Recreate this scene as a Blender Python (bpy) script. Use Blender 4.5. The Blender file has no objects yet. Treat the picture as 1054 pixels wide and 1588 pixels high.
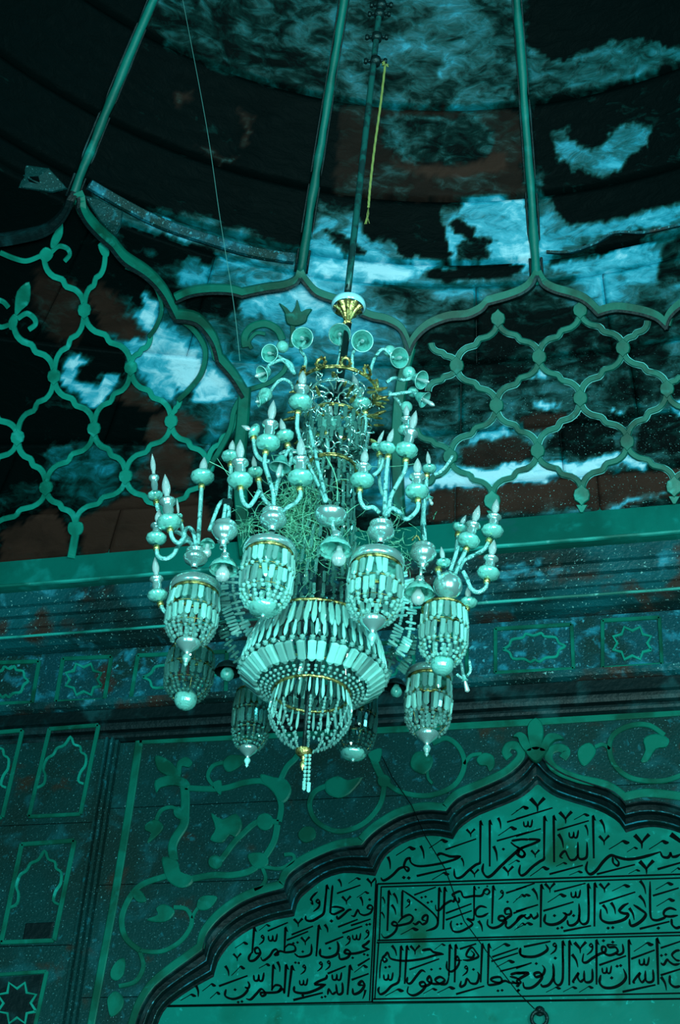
import bpy, bmesh, math, random
from mathutils import Vector as V, Matrix, noise
from mathutils.geometry import tessellate_polygon
random.seed(7)
R_ = math.radians
D = bpy.data
SC = bpy.context.scene
COL = SC.collection
# ------------------------------------------------------------------ camera
FPX, CXP, CYP = 2450.0, 527.0, 794.0
PITCH, YAW, ROLL = R_(34.5), R_(16), R_(4.2)
CAM = V((0, 0, 1.6))
hd_ = V((-math.sin(YAW), math.cos(YAW), 0)); up_ = V((0, 0, 1))
FW = hd_*math.cos(PITCH) + up_*math.sin(PITCH)
r0_ = hd_.cross(up_); u0_ = r0_.cross(FW)
RT = r0_*math.cos(ROLL) + u0_*math.sin(ROLL)
UT = -r0_*math.sin(ROLL) + u0_*math.cos(ROLL)
cd = D.cameras.new('camera'); cam = D.objects.new('camera', cd); COL.objects.link(cam)
cam.matrix_world = Matrix(((RT.x, UT.x, -FW.x, CAM.x), (RT.y, UT.y, -FW.y, CAM.y), (RT.z, UT.z, -FW.z, CAM.z), (0, 0, 0, 1)))
cd.sensor_fit = 'VERTICAL'; cd.sensor_height = 36.0; cd.lens = 36.0*FPX/1588.0
cd.clip_end = 200
SC.camera = cam
# ------------------------------------------------------------------ world, light, exposure
w = D.worlds.new('world'); SC.world = w; w.use_nodes = True
bg = w.node_tree.nodes['Background']; bg.inputs[0].default_value = (0.02, 0.5, 0.45, 1); bg.inputs[1].default_value = 0.03
def area(name, loc, target, size, power, col, sy=None):
    l = D.lights.new(name, 'AREA'); l.energy = power; l.color = col; l.size = size
    if sy: l.shape = 'RECTANGLE'; l.size_y = sy
    o = D.objects.new(name, l); COL.objects.link(o); o.location = loc
    d = V(target)-V(loc); o.rotation_euler = d.to_track_quat('-Z', 'Y').to_euler()
    return o
LC = (0.52, 1.0, 0.95)
area('front_daylight_fill', (0.6, -3.2, 2.9), (-1.3, 6.0, 5.6), 1.1, 880, LC, 3.4)  # daylight through the entrance behind the camera, shaped tall for reflections
area('front_daylight_fill', (4.6, -2.2, 2.9), (-1.2, 6.0, 5.6), 1.0, 720, LC, 3.4)  # added unseen opening, gives the glass and silver something to reflect
area('front_daylight_fill', (-4.2, -2.6, 2.9), (-1.3, 6.0, 5.4), 1.1, 300, (0.25, 0.9, 1.0), 3.4)  # second added opening, also unseen, for reflections from the left
area('high_fill', (5.2, 2.0, 8.6), (-1.0, 8.0, 8.8), 0.9, 190, (0.12, 0.85, 1.0), 1.5)  # unseen light aimed at the foot of the dome
SC.view_settings.view_transform = 'Standard'; SC.view_settings.look = 'None'
SC.view_settings.gamma = 1.0; SC.view_settings.use_curve_mapping = False
SC.view_settings.exposure = 0.0
# ------------------------------------------------------------------ pixel -> place helpers
def ray(x, y):
    return (FW*FPX + RT*(x-CXP) + UT*(CYP-y)).normalized()
def proj(p):
    v = V(p)-CAM; z = v.dot(FW); return CXP+FPX*v.dot(RT)/z, CYP-FPX*v.dot(UT)/z
def at_y(x, y, Y=9.0):
    d = ray(x, y); return CAM + d*((Y-CAM.y)/d.y)
def at_z(x, y, Z):
    d = ray(x, y); return CAM + d*((Z-CAM.z)/d.z)
# dome axis and springing
AX, AY = -0.89, 3.85
ZL, ZA, ZT, R0 = 7.66, 9.06, 14.0, 4.1
YL = 8.74
def rho(psi, z):
    if z <= ZA:
        rb = (YL-AY)/max(0.2, math.cos(psi)); t = max(0.0, (z-ZL)/(ZA-ZL))**1.12
        return rb*(1-t)+R0*t
    s = min(1.0, (z-ZA)/(ZT-ZA)); return R0*(1-s**1.12)
def spt(psi, z, off=0.0):
    r = rho(psi, z)-off
    return V((AX+r*math.sin(psi), AY+r*math.cos(psi), z))
def hit(x, y):
    d = ray(x, y); h = math.hypot(d.x, d.y)
    def f(t):
        p = CAM+d*t; dx, dy = p.x-AX, p.y-AY
        return math.hypot(dx, dy)-rho(math.atan2(dx, dy), p.z) if dy > 0 else -1
    t = 5.2/h; st = 0.12
    while f(t) < 0 and t < 20: t += st
    a, b = t-st, t
    for _ in range(18):
        m = (a+b)/2
        if f(m) < 0: a = m
        else: b = m
    return CAM+d*b
def nrm(x, y):
    a = hit(x, y); b = hit(x+6, y); c = hit(x, y-6)
    n = (b-a).cross(c-a).normalized()
    return n if n.dot(CAM-a) > 0 else -n
# ------------------------------------------------------------------ materials
def mat(name, col, rough=0.6, metal=0.0, spec=0.5, trans=0.0, ior=1.45, nz=None, bump=0.0, bscale=40, coat=0.0, sp=None):
    m = D.materials.new(name); m.use_nodes = True; nt = m.node_tree; b = nt.nodes['Principled BSDF']
    b.inputs['Base Color'].default_value = (*col, 1); b.inputs['Roughness'].default_value = rough
    b.inputs['Metallic'].default_value = metal; b.inputs['Specular IOR Level'].default_value = spec
    b.inputs['Transmission Weight'].default_value = trans; b.inputs['IOR'].default_value = ior
    b.inputs['Coat Weight'].default_value = coat
    N = nt.nodes.new; L = nt.links.new
    tc = N('ShaderNodeTexCoord')
    last = None
    if nz:     # list of (scale, detail, colour, lo, hi)
        prev = None
        for sc_, det, c2, lo, hi in nz:
            n = N('ShaderNodeTexNoise'); n.inputs['Scale'].default_value = sc_; n.inputs['Detail'].default_value = det
            n.inputs['Distortion'].default_value = 0.4
            L(tc.outputs['Object'], n.inputs['Vector'])
            mr = N('ShaderNodeMapRange'); mr.interpolation_type = 'SMOOTHSTEP'
            mr.inputs['From Min'].default_value = lo; mr.inputs['From Max'].default_value = hi
            L(n.outputs[0], mr.inputs['Value'])
            mx = N('ShaderNodeMix'); mx.data_type = 'RGBA'
            if prev is None: mx.inputs[6].default_value = (*col, 1)
            else: L(prev, mx.inputs[6])
            mx.inputs[7].default_value = (*c2, 1)
            L(mr.outputs[0], mx.inputs[0]); prev = mx.outputs[2]
        L(prev, b.inputs['Base Color'])
    if bump:
        n = N('ShaderNodeTexNoise'); n.inputs['Scale'].default_value = bscale; n.inputs['Detail'].default_value = 6
        L(tc.outputs['Object'], n.inputs['Vector'])
        bp = N('ShaderNodeBump'); bp.inputs['Strength'].default_value = bump; bp.inputs['Distance'].default_value = 0.02
        L(n.outputs[0], bp.inputs['Height']); L(bp.outputs[0], b.inputs['Normal'])
    return m
M = {}
M['stone'] = mat('speckled_stone', (0.001, 0.036, 0.036), 0.6, spec=0.2, bump=0.35, bscale=60,
    nz=[(1.7, 6, (0.004, 0.025, 0.022), 0.45, 0.65), (5, 8, (0.004, 0.075, 0.085), 0.52, 0.72), (3.1, 8, (0.030, 0.022, 0.015), 0.60, 0.70), (16, 8, (0.006, 0.10, 0.12), 0.60, 0.72), (85, 3, (0.10, 0.30, 0.32), 0.62, 0.74)])
M['frieze'] = mat('frieze_stone', (0.002, 0.055, 0.07), 0.55, spec=0.25, bump=0.4, bscale=50,
    nz=[(2.4, 8, (0.004, 0.03, 0.028), 0.42, 0.6), (9, 8, (0.012, 0.20, 0.28), 0.50, 0.70), (3.0, 6, (0.04, 0.022, 0.018), 0.60, 0.70), (28, 8, (0.06, 0.34, 0.42), 0.60, 0.74), (85, 3, (0.14, 0.36, 0.40), 0.62, 0.74)])
M['step'] = mat('cornice_stone', (0.002, 0.085, 0.10), 0.45, spec=0.4, bump=0.4, bscale=40,
    nz=[(1.4, 7, (0.003, 0.02, 0.02), 0.42, 0.62), (2.6, 7, (0.05, 0.028, 0.022), 0.54, 0.66), (6, 8, (0.03, 0.26, 0.34), 0.58, 0.76), (60, 2, (0.24, 0.5, 0.48), 0.65, 0.73)])
M['dark'] = mat('dark_stone', (0.0005, 0.008, 0.009), 0.5, spec=0.3, bump=0.3, bscale=30, nz=[(5, 6, (0.006, 0.05, 0.055), 0.5, 0.75)])  # near-black stone for grooves, coves, joints and backing
M['inlay'] = mat('green_marble_inlay', (0.001, 0.145, 0.10), 0.45, spec=0.25, bump=0.1, bscale=20,
    nz=[(4, 5, (0.002, 0.065, 0.04), 0.42, 0.66), (11, 5, (0.006, 0.19, 0.15), 0.58, 0.78)])
M['lattice'] = mat('pale_marble_inlay', (0.006, 0.27, 0.20), 0.4, spec=0.3, bump=0.1, bscale=20,
    nz=[(3, 5, (0.002, 0.12, 0.08), 0.42, 0.66), (9, 5, (0.02, 0.40, 0.34), 0.56, 0.76)])
M['rim'] = mat('pale_joint_mortar', (0.25, 0.75, 0.72), 0.5, nz=[(6, 6, (0.01, 0.12, 0.10), 0.42, 0.56)])
M['ledge'] = mat('ledge_marble', (0.001, 0.15, 0.12), 0.45, spec=0.3, bump=0.15, bscale=18,
    nz=[(1.3, 6, (0.001, 0.09, 0.07), 0.4, 0.62), (5, 8, (0.006, 0.25, 0.22), 0.56, 0.78), (2.0, 4, (0.006, 0.09, 0.085), 0.64, 0.70)])
M['panel'] = mat('inscription_marble', (0.0, 0.17, 0.135), 0.5, spec=0.15, bump=0.12, bscale=14,
    nz=[(1.5, 6, (0.0, 0.13, 0.095), 0.40, 0.62), (6, 8, (0.002, 0.27, 0.22), 0.52, 0.76), (2.3, 6, (0.002, 0.075, 0.04), 0.60, 0.74), (26, 6, (0.01, 0.36, 0.32), 0.64, 0.78)])
M['ink'] = mat('black_stone_letter', (0.0005, 0.002, 0.002), 0.6, spec=0.05)
M['gold'] = mat('tarnished_gilt', (0.72, 0.55, 0.20), 0.3, metal=0.9, bump=0.3, bscale=120, nz=[(40, 4, (0.10, 0.10, 0.03), 0.45, 0.62)])
M['iron'] = mat('black_iron', (0.006, 0.025, 0.025), 0.42, metal=0.5, bump=0.3, bscale=60)
M['pipe'] = mat('painted_steel', (0.01, 0.10, 0.09), 0.35, metal=0.3, nz=[(14, 5, (0.01, 0.04, 0.04), 0.45, 0.6)])
M['straw'] = mat('dry_straw', (0.20, 0.62, 0.42), 0.7)
M['cord'] = mat('yellow_cord', (0.22, 0.24, 0.06), 0.8)
M['thread'] = mat('grey_thread', (0.10, 0.28, 0.26), 0.6)
def glassmat(name, col, rough, trans, spec=0.7, coat=0.6, bumpv=0.0, bs=60, metal=0.0, dark=None):
    return mat(name, col, rough, metal=metal, spec=spec, trans=trans, ior=1.5, coat=coat, bump=bumpv, bscale=bs,
               nz=[(25, 4, dark, 0.5, 0.68)] if dark else None)
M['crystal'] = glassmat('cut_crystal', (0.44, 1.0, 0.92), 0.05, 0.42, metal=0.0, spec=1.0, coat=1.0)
M['crystal_dim'] = glassmat('dull_crystal', (0.20, 0.62, 0.55), 0.06, 0.6, metal=0.15)  # duller crystal for far baskets, swags and inner strands
M['cup'] = glassmat('frosted_glass_cup', (0.30, 0.90, 0.80), 0.10, 0.2, bumpv=0.25, bs=30, dark=(0.05, 0.26, 0.22), metal=0.35)
M['tube'] = glassmat('glass_tube', (0.38, 0.95, 0.92), 0.10, 0.25, bumpv=0.6, bs=150, dark=(0.03, 0.20, 0.18), metal=0.4)
M['silver'] = mat('silvered_glass', (0.58, 1.0, 0.96), 0.2, metal=0.8, bump=0.05, bscale=30)
M['shade'] = glassmat('bell_glass', (0.12, 0.55, 0.48), 0.12, 0.3, bumpv=0.3, bs=60, dark=(0.03, 0.25, 0.21))
M['bulb'] = glassmat('clear_bulb', (0.80, 1.0, 1.0), 0.06, 0.45, metal=0.3)
M['whitecup'] = glassmat('white_glass', (0.35, 0.75, 0.85), 0.25, 0.0)
def vary(m, lo, hi):
    nt = m.node_tree; b_ = nt.nodes['Principled BSDF']; c = b_.inputs['Base Color'].default_value[:]
    oi = nt.nodes.new('ShaderNodeObjectInfo'); mx = nt.nodes.new('ShaderNodeMix'); mx.data_type = 'RGBA'
    mx.inputs[6].default_value = (c[0]*lo, c[1]*lo, c[2]*lo, 1); mx.inputs[7].default_value = (c[0]*hi, c[1]*hi, c[2]*hi, 1)
    nt.links.new(oi.outputs['Random'], mx.inputs[0]); nt.links.new(mx.outputs[2], b_.inputs['Base Color'])
vary(M['crystal'], 0.42, 1.25); vary(M['crystal_dim'], 0.5, 1.0)
# vault stone: colour comes from a painted stain attribute with reflections painted in, broken up by noise
def vault_mat():
    m = D.materials.new('stain_sheen_vault_plaster'); m.use_nodes = True; nt = m.node_tree; b = nt.nodes['Principled BSDF']
    N = nt.nodes.new; L = nt.links.new
    at = N('ShaderNodeAttribute'); at.attribute_name = 'stain_sheen'
    sp = N('ShaderNodeSeparateColor'); L(at.outputs['Color'], sp.inputs[0])
    tc = N('ShaderNodeTexCoord'); mp = N('ShaderNodeMapping'); mp.inputs['Scale'].default_value = (1, 1, 2.2)
    L(tc.outputs['Object'], mp.inputs['Vector'])
    def ns(s, d, dist=0.6, src=None):
        n = N('ShaderNodeTexNoise'); n.inputs['Scale'].default_value = s; n.inputs['Detail'].default_value = d; n.inputs['Distortion'].default_value = dist
        n.inputs['Roughness'].default_value = 0.6
        L((src or mp).outputs[0] if src else mp.outputs[0], n.inputs['Vector']); return n
    def math_(op, a, b_=None, v=None, clamp=False):
        n = N('ShaderNodeMath'); n.operation = op; n.use_clamp = clamp
        if isinstance(a, float): n.inputs[0].default_value = a
        else: L(a, n.inputs[0])
        if b_ is not None: L(b_, n.inputs[1])
        elif v is not None: n.inputs[1].default_value = v
        return n.outputs[0]
    n1 = ns(1.8, 9, 1.2); n2 = ns(7, 8, 0.8); n3 = ns(75, 2, 0)
    a = math_('SUBTRACT', n1.outputs[0], v=0.5); a = math_('MULTIPLY', a, v=0.75)
    c = math_('SUBTRACT', n2.outputs[0], v=0.5); c = math_('MULTIPLY', c, v=0.65)
    t = math_('ADD', sp.outputs[0], a); t = math_('ADD', t, c)
    cr = N('ShaderNodeValToRGB'); L(t, cr.inputs[0]); e = cr.color_ramp.elements
    e[0].position = 0.27; e[0].color = (0.0008, 0.003, 0.003, 1)
    e[1].position = 0.95; e[1].color = (0.50, 0.72, 0.85, 1)
    for p_, c_ in ((0.38, (0.002, 0.02, 0.018)), (0.48, (0.001, 0.06, 0.062)), (0.58, (0.004, 0.12, 0.15)), (0.66, (0.008, 0.24, 0.34)), (0.78, (0.05, 0.38, 0.52))):
        x = e.new(p_); x.color = (*c_, 1)
    # rust
    n4 = ns(2.6, 8, 0.9)
    r = math_('MULTIPLY', sp.outputs[1], n4.outputs[0]); r = math_('MULTIPLY', r, v=1.9, clamp=True)
    mx = N('ShaderNodeMix'); mx.data_type = 'RGBA'; L(r, mx.inputs[0]); L(cr.outputs[0], mx.inputs[6]); mx.inputs[7].default_value = (0.045, 0.019, 0.014, 1)
    # bright specks
    mr = N('ShaderNodeMapRange'); mr.inputs['From Min'].default_value = 0.67; mr.inputs['From Max'].default_value = 0.74
    L(n3.outputs[0], mr.inputs['Value'])
    sk = math_('MULTIPLY', mr.outputs[0], sp.outputs[2])
    m2 = N('ShaderNodeMix'); m2.data_type = 'RGBA'; L(sk, m2.inputs[0]); L(mx.outputs[2], m2.inputs[6]); m2.inputs[7].default_value = (0.25, 0.6, 0.58, 1)
    L(m2.outputs[2], b.inputs['Base Color'])
    b.inputs['Roughness'].default_value = 0.42
    ms = N('ShaderNodeMapRange'); ms.inputs['From Min'].default_value = 0.35; ms.inputs['From Max'].default_value = 0.85; ms.inputs['To Min'].default_value = 0.015; ms.inputs['To Max'].default_value = 0.35
    L(t, ms.inputs['Value']); L(ms.outputs[0], b.inputs['Specular IOR Level'])
    bp = N('ShaderNodeBump'); bp.inputs['Strength'].default_value = 0.35; bp.inputs['Distance'].default_value = 0.03
    L(n2.outputs[0], bp.inputs['Height']); L(bp.outputs[0], b.inputs['Normal'])
    return m
M['vault'] = vault_mat()
M['crystal_dark'] = glassmat('dark_crystal', (0.03, 0.14, 0.13), 0.12, 0.4)  # darkest crystal, for one back basket
M['lip'] = mat('painted_edge_light', (0.02, 0.42, 0.36), 0.4, nz=[(2.2, 7, (0.002, 0.13, 0.10), 0.42, 0.60), (7, 6, (0.25, 0.75, 0.70), 0.60, 0.74)])  # light caught by the ledge edges, painted as a bright colour
# ------------------------------------------------------------------ object helpers
def link(o, parent=None):
    COL.objects.link(o)
    if parent is not None:
        o.parent = parent
        o.matrix_parent_inverse = Matrix.Translation(-V(parent.get('_o', (0, 0, 0)))) if False else Matrix()
    return o
ORG = {}
def empty(name, loc=(0, 0, 0), parent=None):
    o = D.objects.new(name, None); o.empty_display_size = 0.05; COL.objects.link(o)
    world = V(loc); base = ORG.get(parent.name, V()) if parent else V()
    o.location = world-base; o.parent = parent; ORG[o.name] = world; return o
def mk(name, verts, faces, m, parent=None, smooth=False, origin=None):
    """verts in world space; object origin at ORG of parent (or 0)"""
    base = ORG.get(parent.name, V()) if parent else V()
    org = V(origin) if origin is not None else base
    me = D.meshes.new(name); me.from_pydata([tuple(V(v)-org) for v in verts], [], faces); me.update()
    if isinstance(m, (list, tuple)):
        for x in m: me.materials.append(x)
    else: me.materials.append(m)
    if smooth: me.polygons.foreach_set('use_smooth', [True]*len(me.polygons))
    bm = bmesh.new(); bm.from_mesh(me); bmesh.ops.recalc_face_normals(bm, faces=bm.faces); bm.to_mesh(me); bm.free()
    o = D.objects.new(name, me); COL.objects.link(o); o.location = org-base; o.parent = parent; ORG[o.name] = org
    return o
def mkl(name, me, parent, mtx):
    """shared mesh, world matrix"""
    o = D.objects.new(name, me); COL.objects.link(o); o.parent = parent
    o.matrix_local = Matrix.Translation(-ORG.get(parent.name, V())) @ mtx
    return o
def tag(o, label=None, cat=None, group=None, kind=None):
    if label: o['label'] = label
    if cat: o['category'] = cat
    if group: o['group'] = group
    if kind: o['kind'] = kind
    return o
class MB:
    def __init__(s): s.v = []; s.f = []
    def add(s, v, f):
        n = len(s.v); s.v += [V(x) for x in v]; s.f += [tuple(i+n for i in q) for q in f]
    def box(s, c, d):
        x, y, z = c; a, b, e = d[0]/2, d[1]/2, d[2]/2
        s.add([(x+i*a, y+j*b, z+k*e) for i in (-1, 1) for j in (-1, 1) for k in (-1, 1)],
              [(0, 1, 3, 2), (4, 6, 7, 5), (0, 4, 5, 1), (2, 3, 7, 6), (0, 2, 6, 4), (1, 5, 7, 3)])
    def tube(s, pts, r, n=8, caps=True):
        pts = [V(p) for p in pts]; k = len(pts)
        if k < 2: return
        rr = r if isinstance(r, (list, tuple)) else [r]*k
        up = None; rings = []
        for i, p in enumerate(pts):
            t = (pts[min(i+1, k-1)]-pts[max(i-1, 0)])
            if t.length < 1e-9: t = V((0, 0, 1))
            t.normalize()
            if up is None:
                up = t.orthogonal().normalized()
            up = (up-t*up.dot(t));
            if up.length < 1e-6: up = t.orthogonal()
            up.normalize(); b = t.cross(up)
            rings.append([p+(up*math.cos(2*math.pi*j/n)+b*math.sin(2*math.pi*j/n))*rr[i] for j in range(n)])
        v = [q for rg in rings for q in rg]; f = []
        for i in range(k-1):
            for j in range(n):
                f.append((i*n+j, i*n+(j+1) % n, (i+1)*n+(j+1) % n, (i+1)*n+j))
        if caps: f.append(tuple(range(n))[::-1]); f.append(tuple((k-1)*n+j for j in range(n)))
        s.add(v, f)
    def lathe(s, prof, n=20, mtx=None, flute=0.0, nf=10):
        """prof: (r, z) list along local z"""
        mtx = mtx or Matrix(); v = []; k = len(prof)
        for r, z in prof:
            for j in range(n):
                a = 2*math.pi*j/n; q = r*(1+flute*math.cos(a*nf)) if r > 1e-5 else r
                v.append(mtx @ V((q*math.cos(a), q*math.sin(a), z)))
        f = []
        for i in range(k-1):
            for j in range(n):
                f.append((i*n+j, i*n+(j+1) % n, (i+1)*n+(j+1) % n, (i+1)*n+j))
        if prof[0][0] > 1e-5 and False: f.append(tuple(range(n)))
        s.add(v, f)
    def build(s, name, m, parent=None, smooth=False, origin=None):
        return mk(name, s.v, s.f, m, parent, smooth, origin)
def smoothpts(p, sub=6):
    """Catmull-Rom through tuples"""
    if len(p) < 3: return [tuple(q) for q in p]
    out = []; n = len(p); d = len(p[0])
    for i in range(n-1):
        a = p[max(i-1, 0)]; b = p[i]; c = p[i+1]; e = p[min(i+2, n-1)]
        for k in range(sub):
            t = k/sub
            out.append(tuple(0.5*((2*b[j])+(-a[j]+c[j])*t+(2*a[j]-5*b[j]+4*c[j]-e[j])*t*t+(-a[j]+3*b[j]-3*c[j]+e[j])*t**3) for j in range(d)))
    out.append(tuple(p[-1])); return out
def multi(segs, sub=5):
    """several smooth runs joined at sharp cusps"""
    out = []
    for s_ in segs:
        q = smoothpts(s_, sub)
        if out and out[-1] == q[0]: q = q[1:]
        out += q
    return out
# strip laid on a surface: at(x,y)->point, nr(x,y)->normal
def strip(mb, pts, w, th, at, nr, taper=None, close=False, inset=0.25, sink=0.01):
    n = len(pts); rows = []
    for i, p in enumerate(pts):
        a = pts[i-1] if i or close else pts[0]; b = pts[(i+1) % n] if i < n-1 or close else pts[-1]
        tx, ty = b[0]-a[0], b[1]-a[1]; l = math.hypot(tx, ty) or 1; nx, ny = -ty/l, tx/l
        ww = (w[i] if isinstance(w, list) else w)/2
        if taper:
            t = i/(n-1); ww *= taper(t)
        N_ = nr(p[0], p[1])
        L0 = at(p[0]+nx*ww, p[1]+ny*ww); R0_ = at(p[0]-nx*ww, p[1]-ny*ww)
        c = (L0+R0_)/2
        rows.append([L0-N_*sink, L0.lerp(c, 0)+N_*th*0.6, L0.lerp(c, inset)+N_*th, R0_.lerp(c, inset)+N_*th, R0_+N_*th*0.6, R0_-N_*sink])
    v = [q for r in rows for q in r]; f = []
    for i in range(n if close else n-1):
        j = (i+1) % n
        for k in range(5): f.append((i*6+k, i*6+k+1, j*6+k+1, j*6+k))
    if not close: f.append((0, 1, 2, 3, 4, 5)); f.append(tuple((n-1)*6+k for k in (5, 4, 3, 2, 1, 0)))
    mb.add(v, f)
def flat(mb, pts, th, at, nr, sink=0.01):
    n = len(pts); cx = sum(p[0] for p in pts)/n; cy = sum(p[1] for p in pts)/n
    N_ = nr(cx, cy)
    base = [at(*p)-N_*sink for p in pts]; mid = [at(*p)+N_*th*0.6 for p in pts]
    top = [at(p[0]+(cx-p[0])*0.10, p[1]+(cy-p[1])*0.10)+N_*th for p in pts]
    v = base+mid+top; f = [tuple(range(2*n, 3*n))]
    for i in range(n):
        j = (i+1) % n
        f.append((i, j, n+j, n+i)); f.append((n+i, n+j, 2*n+j, 2*n+i))
    mb.add(v, f)
WN = lambda x, y: V((0, -1, 0))
def wy(Y): return lambda x, y: at_y(x, y, Y)
def circ(cx, cy, r, n=14, ry=None): return [(cx+r*math.cos(2*math.pi*i/n), cy+(ry or r)*math.sin(2*math.pi*i/n)) for i in range(n)]
def loop(pts, sub=3):
    p = list(pts); n = len(p); q = smoothpts(p[-1:]+p+p[:2], sub)
    return q[sub:sub+n*sub]
# ------------------------------------------------------------------ stain map of the vault (soot, whitewash, rust, and glossy reflections painted as pale tone), read at each stone's place
TONE = [
 "0002233333345554200000", "0000123333345554321111", "0000012334445665345544", "0000010000234443231100",
 "0000001110024443223443", "0000001110023223316532", "0100000110111111242110", "0112454332662217773234".replace('2217773', '2277763'),
 "0121124454688745756654", "1211333467663355335645", "1112763466676533223444", "0012798555554333332334",
 "0027273654444333343543", "0011013434444434545345", "0133233233333455666555", "1233233233338899998533", "2222222222222333334333"]
RUST = [(300, 160, 18, .5), (370, 215, 22, .5), (335, 245, 18, .5), (770, 245, 60, .9), (620, 285, 70, .6), (130, 420, 60, .6), (240, 690, 75, .9), (280, 760, 80, .8), (120, 820, 90, .7), (220, 840, 90, .9),
        (380, 560, 40, .5), (700, 790, 60, 1.0), (820, 775, 70, 1.1), (940, 750, 60, .8), (860, 660, 50, .6), (700, 690, 60, .5), (1010, 770, 50, .5), (760, 660, 50, .3)]
PATCH = []  # tone patches; bright ones near the dome foot are painted reflections
def pp(t, r, c, *xy):
    pts = [c(xy[k], xy[k+1]) for k in range(0, len(xy), 2)]
    xs = [q[0] for q in pts]; ys = [q[1] for q in pts]; PATCH.append((t, r, pts, min(xs), max(xs), min(ys), max(ys)))
c0 = lambda x, y: (x, y)
c3 = lambda x, y: (x/2.635, 330+y/2.635)
c4 = lambda x, y: (620+x/2.27, 400+y/2.27)
pp(.2, 0, c0, -300, -300, 215, -100, 235, 0, 110, 290, -300, 290)
pp(2.6, 0, c0, 250, -60, 535, -60, 525, 0, 503, 148, 430, 138, 330, 105, 235, 48)
pp(.3, 0, c0, 235, 60, 330, 112, 430, 145, 500, 155, 470, 380, 300, 330, 150, 285, 118, 285)
pp(2.6, .5, c0, 268, 150, 285, 140, 300, 145, 303, 160, 285, 158, 275, 172); pp(3, .3, c0, 300, 228, 325, 232, 345, 245, 370, 243, 352, 258, 330, 250)
pp(2.6, .5, c0, 375, 170, 400, 185, 388, 192, 385, 225, 375, 225, 378, 195)
pp(3.4, 0, c0, 535, -60, 800, -60, 800, 160, 700, 168, 528, 158); pp(4.6, 0, c0, 690, 80, 730, 88, 725, 100, 690, 125, 675, 118, 685, 98)
pp(2.0, .35, c0, 528, 165, 803, 170, 815, 300, 700, 308, 522, 302); pp(3.1, 0, c0, 590, 180, 740, 180, 770, 210, 760, 240, 700, 258, 640, 252, 590, 225)
pp(1.6, .9, c0, 742, 250, 765, 235, 790, 240, 790, 262, 750, 270, 690, 275, 620, 265, 600, 250, 650, 258, 710, 262)
pp(0, 0, c0, 815, -60, 1200, -60, 1200, 60, 1054, 70, 990, 57, 900, 85, 870, 100, 822, 68)
pp(3.7, 0, c0, 822, 75, 870, 110, 900, 80, 960, 60, 1000, 58, 1054, 72, 1200, 70, 1200, 75, 1054, 93, 960, 118, 880, 145, 830, 155)
pp(.8, 0, c0, 835, 165, 1054, 98, 1200, 80, 1200, 220, 1054, 242, 990, 265, 950, 283, 845, 297)
pp(4.6, 0, c0, 842, 205, 880, 200, 870, 215, 920, 235, 960, 195, 990, 190, 1010, 200, 1000, 230, 960, 265, 920, 275, 885, 268, 870, 245, 862, 220)
pp(.6, 0, c0, 850, 300, 1054, 255, 1200, 225, 1200, 290, 1054, 312, 960, 330, 880, 345, 862, 335)
pp(6, 0, c0, 843, 330, 860, 350, 900, 345, 960, 335, 1054, 318, 1200, 300, 1200, 320, 1054, 345, 930, 365, 870, 380, 850, 395, 843, 390)
pp(1, 0, c0, 528, 305, 705, 309, 683, 320, 685, 345, 690, 375, 700, 402, 635, 402, 610, 375, 590, 365, 575, 370, 565, 345)
pp(7, 0, c0, 712, 310, 817, 303, 822, 330, 821, 402, 700, 404, 690, 385, 683, 360, 700, 340, 712, 325)  # glossy reflection on the dome painted as a bright tone
pp(1.6, 0, c0, 698, 345, 715, 338, 735, 352, 742, 370, 760, 368, 765, 375, 735, 378, 712, 360); pp(2.4, 0, c0, 705, 385, 720, 375, 745, 378, 757, 395, 740, 402, 710, 400)
pp(6, 0, c0, 487, 345, 505, 333, 530, 352, 560, 372, 600, 385, 640, 405, 520, 408, 487, 400); pp(1.5, 0, c0, 505, 355, 530, 365, 560, 385, 570, 398, 530, 392)
pp(7.6, 0, c0, 487, 405, 640, 410, 700, 410, 650, 422, 600, 440, 500, 430); pp(7.5, 0, c0, 795, 405, 828, 403, 828, 424, 805, 420)
pp(.8, 0, c0, 650, 425, 690, 412, 790, 405, 815, 418, 790, 428, 700, 435, 660, 432)
pp(2.6, 0, c0, 850, 395, 900, 385, 930, 372, 920, 400, 880, 415, 850, 412)
pp(6.8, 0, c0, 850, 412, 910, 400, 960, 385, 1000, 372, 1015, 380, 980, 395, 940, 405, 900, 425, 860, 420); pp(.8, 0, c0, 925, 380, 960, 362, 1000, 358, 1000, 370, 960, 382, 930, 398)
pp(6, 0, c0, 978, 395, 1018, 388, 1024, 430, 1000, 442, 975, 440, 965, 410); pp(2, 0, c0, 1020, 380, 1054, 372, 1200, 360, 1200, 420, 1054, 440, 1026, 440)
pp(3.6, 0, c0, 140, 285, 200, 318, 300, 355, 400, 380, 458, 395, 450, 407, 380, 398, 280, 370, 215, 350, 150, 312); pp(8.3, 0, c0, 220, 341, 255, 343, 300, 362, 302, 372, 250, 358); pp(5.5, 0, c0, 330, 366, 360, 372, 380, 390, 340, 384)
pp(.6, 0, c0, 190, 350, 245, 365, 330, 392, 325, 408, 255, 395, 195, 380)
pp(5.2, 0, c0, 285, 395, 325, 412, 380, 402, 450, 412, 460, 425, 380, 437, 275, 445, 278, 420)
pp(6.8, 0, c0, 372, 475, 400, 455, 440, 452, 470, 445, 510, 470, 525, 500, 500, 515, 440, 490, 400, 488, 375, 495); pp(1.2, 0, c0, 285, 465, 330, 452, 370, 465, 372, 480, 320, 490, 290, 480)
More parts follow.
